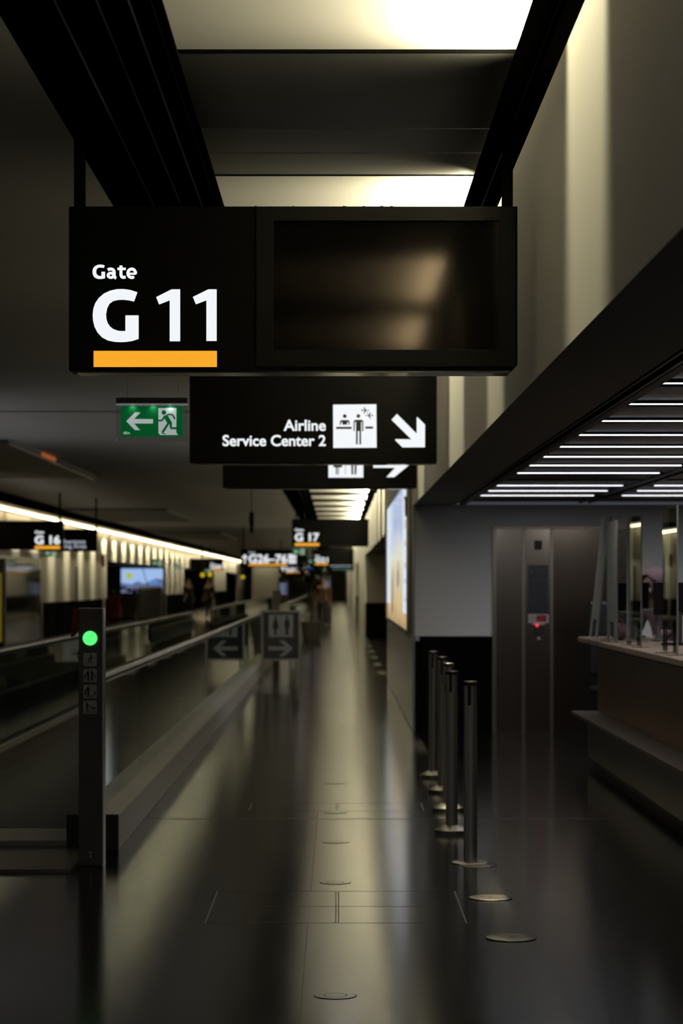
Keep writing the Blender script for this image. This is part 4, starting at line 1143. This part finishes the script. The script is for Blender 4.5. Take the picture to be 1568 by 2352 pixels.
# hanging loudspeaker from the dark ceiling
v = at(577.5, 1192, 46)
hl = empty('loudspeaker', v, 'small black loudspeaker hanging from the dark ceiling', 'loudspeaker')
MB().lathe([(.03, v.z - .14), (.045, v.z - .13), (.045, v.z + .10), (.02, v.z + .14)], v.x, v.y, 20).build('case', M_BLACK, hl, smooth=True)
MB().lathe([(.008, v.z + .14), (.008, 3.6)], v.x, v.y, 8).build('stem', M_BLACK, hl)
MB().lathe([(.03, v.z - .26), (.04, v.z - .22), (.03, v.z - .14)], v.x, v.y, 16).build('cone', M_BLACK, hl, smooth=True)
# dark hatches in the main ceiling, each with a metal edge
M_HATCH = mat('hatch_dark', (.05, .048, .042), .5)
for i, (ya, yb, lb) in enumerate(((34.4, 46.0, 'nearest dark ceiling hatch with a thin metal edge, left of the exit sign'), (66, 79, 'second dark ceiling hatch further along, with a thin metal edge'), (96, 110, 'third and most distant dark ceiling hatch with metal edge'))):
    r_ = empty('ceiling_hatch', (-6, ya, 3.5), lb, 'ceiling hatch')
    MB().box(-7.45, -4.68, ya, yb, 3.55, 3.60).build('panel', M_HATCH, r_)
    MB().box(-4.68, -4.60, ya, yb, 3.52, 3.60).build('edge_profile', mat('hatch_edge', (.35, .36, .38), .3, metal=.6), r_)
    if i == 0:
        MB().box(-4.598, -4.592, 37.6, 39.4, 3.53, 3.59).build('orange_reflection', mat('orange_sheen', (.6, .16, .04), .5, emit=(1, .25, .05), strength=.25), r_)  # orange reflection on the hatch edge, put in as faintly glowing colour
# distant crowd of fittings at the end of the hall
def palm(x, y, label, h=1.75, r=.55):
    root = empty('potted_tree', (x, y, 0), label, 'potted plant')
    MB().lathe([(.22, 0), (.30, .5), (.27, .5)], x, y, 20).build('pot', mat('pot_grey', (.08, .07, .06), .6), root, smooth=True)
    MB().tube([(x, y, .45), (x + .03, y, h * .65), (x, y, h)], .04, 8).build('trunk', mat('bark', (.05, .035, .02), .8), root)
    mb = MB()
    for i in range(260):
        d = Vector((random.gauss(0, 1), random.gauss(0, 1), random.gauss(0, .7))).normalized() * r * random.uniform(.2, 1)
        c_ = Vector((x, y, h + .15)) + d
        u = Vector((random.uniform(-1, 1), random.uniform(-1, 1), random.uniform(-.8, .6))).normalized() * .22
        sd = u.cross(Vector((.2, .4, 1))).normalized() * .05
        mb.bm.faces.new([mb.bm.verts.new(p) for p in (c_, c_ + u * .5 + sd, c_ + u, c_ + u * .5 - sd)])
    mb.build('foliage', mat('dark_leaf', (.012, .02, .008), .6), root)
    return root
palm(-.72, 66,  'dark potted tree standing beyond the moving walkway', 1.62, .42)
def far_screen(px0, px1, p0, p1, y, label):
    v0, v1 = at(px0, p1, y), at(px1, p0, y)
    r_ = empty('flight_monitor', ((v0.x + v1.x) / 2, y, v0.z), label, 'display')
    MB().box(v0.x - .05, v1.x + .05, y, y + .12, 0.02, v1.z + .25).build('cabinet', M_BLACK2, r_)
    MB().box(v0.x, v1.x, y - .01, y, v0.z, v1.z).build('picture', glow('dim_blue_screen', (.10, .16, .28), .35), r_)
    f = MB()
    for i in range(5):
        z = v0.z + (v1.z - v0.z) * (.1 + .17 * i); f.box(v0.x + .05, v1.x - .1 - .1 * (i % 2), y - .012, y - .01, z, z + .04)
    f.build('text_rows', glow('dim_blue_text', (.4, .5, .7), .5), r_)
far_screen(641, 660, 1338, 1366, 114, 'dim blue flight display left of the distant potted tree')
far_screen(744, 758, 1334, 1364, 92, 'dim grey flight display right of the distant potted tree')
def far_person(px, y, label, top, legs, turn=0.0):
    x = at(px, 0, y).x
    r_ = empty('person', (x, y, 0), label, 'person')
    V = [(x, y, .95, .15, .11), (x, y, 1.2, .15, .11), (x, y, 1.42, .15, .10), (x, y, 1.50, .06, .06), (x, y - .02, 1.60, .085, .095), (x, y - .01, 1.70, .07, .08)]
    E = [(0, 1), (1, 2), (2, 3), (3, 4), (4, 5)]
    for s in (-1, 1):
        n = len(V)
        V += [(x + .20 * s, y, 1.40, .055, .055), (x + .25 * s, y + .02, 1.12, .043, .043), (x + .26 * s, y - .06, .88, .033, .033), (x + .26 * s, y - .08, .80, .035, .022)]
        E += [(2, n), (n, n + 1), (n + 1, n + 2), (n + 2, n + 3)]
        for j in range(4):
            q = len(V); V += [(x + .26 * s, y - .11 + j * .02, .755, .010, .010), (x + .255 * s, y - .115 + j * .022, .71 + .006 * abs(j - 1.5), .008, .008)]; E += [(n + 3, q), (q, q + 1)]
        q = len(V); V += [(x + .245 * s, y - .125, .79, .011, .011), (x + .24 * s, y - .14, .755, .009, .009)]; E += [(n + 3, q), (q, q + 1)]
        n = len(V)
        V += [(x + .10 * s, y, .86, .09, .09), (x + .11 * s, y - .03 * s, .48, .062, .062), (x + .11 * s, y, .09, .045, .045), (x + .12 * s, y - .14, .035, .04, .03)]
        E += [(0, n), (n, n + 1), (n + 1, n + 2), (n + 2, n + 3)]
    skin_mesh('body', V, E, mat('skin', (0, 0, 0)), r_, None, 1)
    tv = [(x, y, .85, .175, .14), (x, y, 1.2, .17, .135), (x, y, 1.42, .165, .115)]; te = [(0, 1), (1, 2)]
    for s in (-1, 1):
        n = len(tv); tv += [(x + .20 * s, y, 1.40, .075, .075), (x + .25 * s, y + .02, 1.12, .06, .06), (x + .26 * s, y - .05, .90, .05, .05)]; te += [(2, n), (n, n + 1), (n + 1, n + 2)]
    skin_mesh('jacket', tv, te, mat('jacket_%g' % top[0], top, .8), r_, None, 1)
    lv = [(x, y, .88, .15, .13)]; le = []
    for s in (-1, 1):
        n = len(lv); lv += [(x + .10 * s, y, .84, .105, .105), (x + .11 * s, y - .03 * s, .48, .08, .08), (x + .11 * s, y, .10, .065, .065)]; le += [(0, n), (n, n + 1), (n + 1, n + 2)]
    skin_mesh('trousers', lv, le, mat('trousers_%g' % legs[0], legs, .8), r_, None, 1)
    hb = MB(); hb.ball((x, y + .015, 1.675), .098, .105, .10, 14, 10)
    bmesh.ops.delete(hb.bm, geom=[v for v in hb.bm.verts if v.co.z < 1.60 or (v.co.y < y - .06 and v.co.z < 1.70)], context='VERTS')
    hb.build('hair', M_PBLACK, r_, smooth=True)
    r_.rotation_euler = (0, 0, turn)
    return r_
far_person(433, 108, 'distant person in dark clothes left of the two yellow signals', (.005, .0045, .004), (.005, .005, .006), .6)
far_person(480, 104, 'distant person in black clothes below the two yellow signals', (.006, .006, .008), (.006, .006, .007), -.5)
far_person(741, 86, 'distant person in a dark orange top at the corridor end', (.035, .012, .004), (.006, .006, .012), 0)
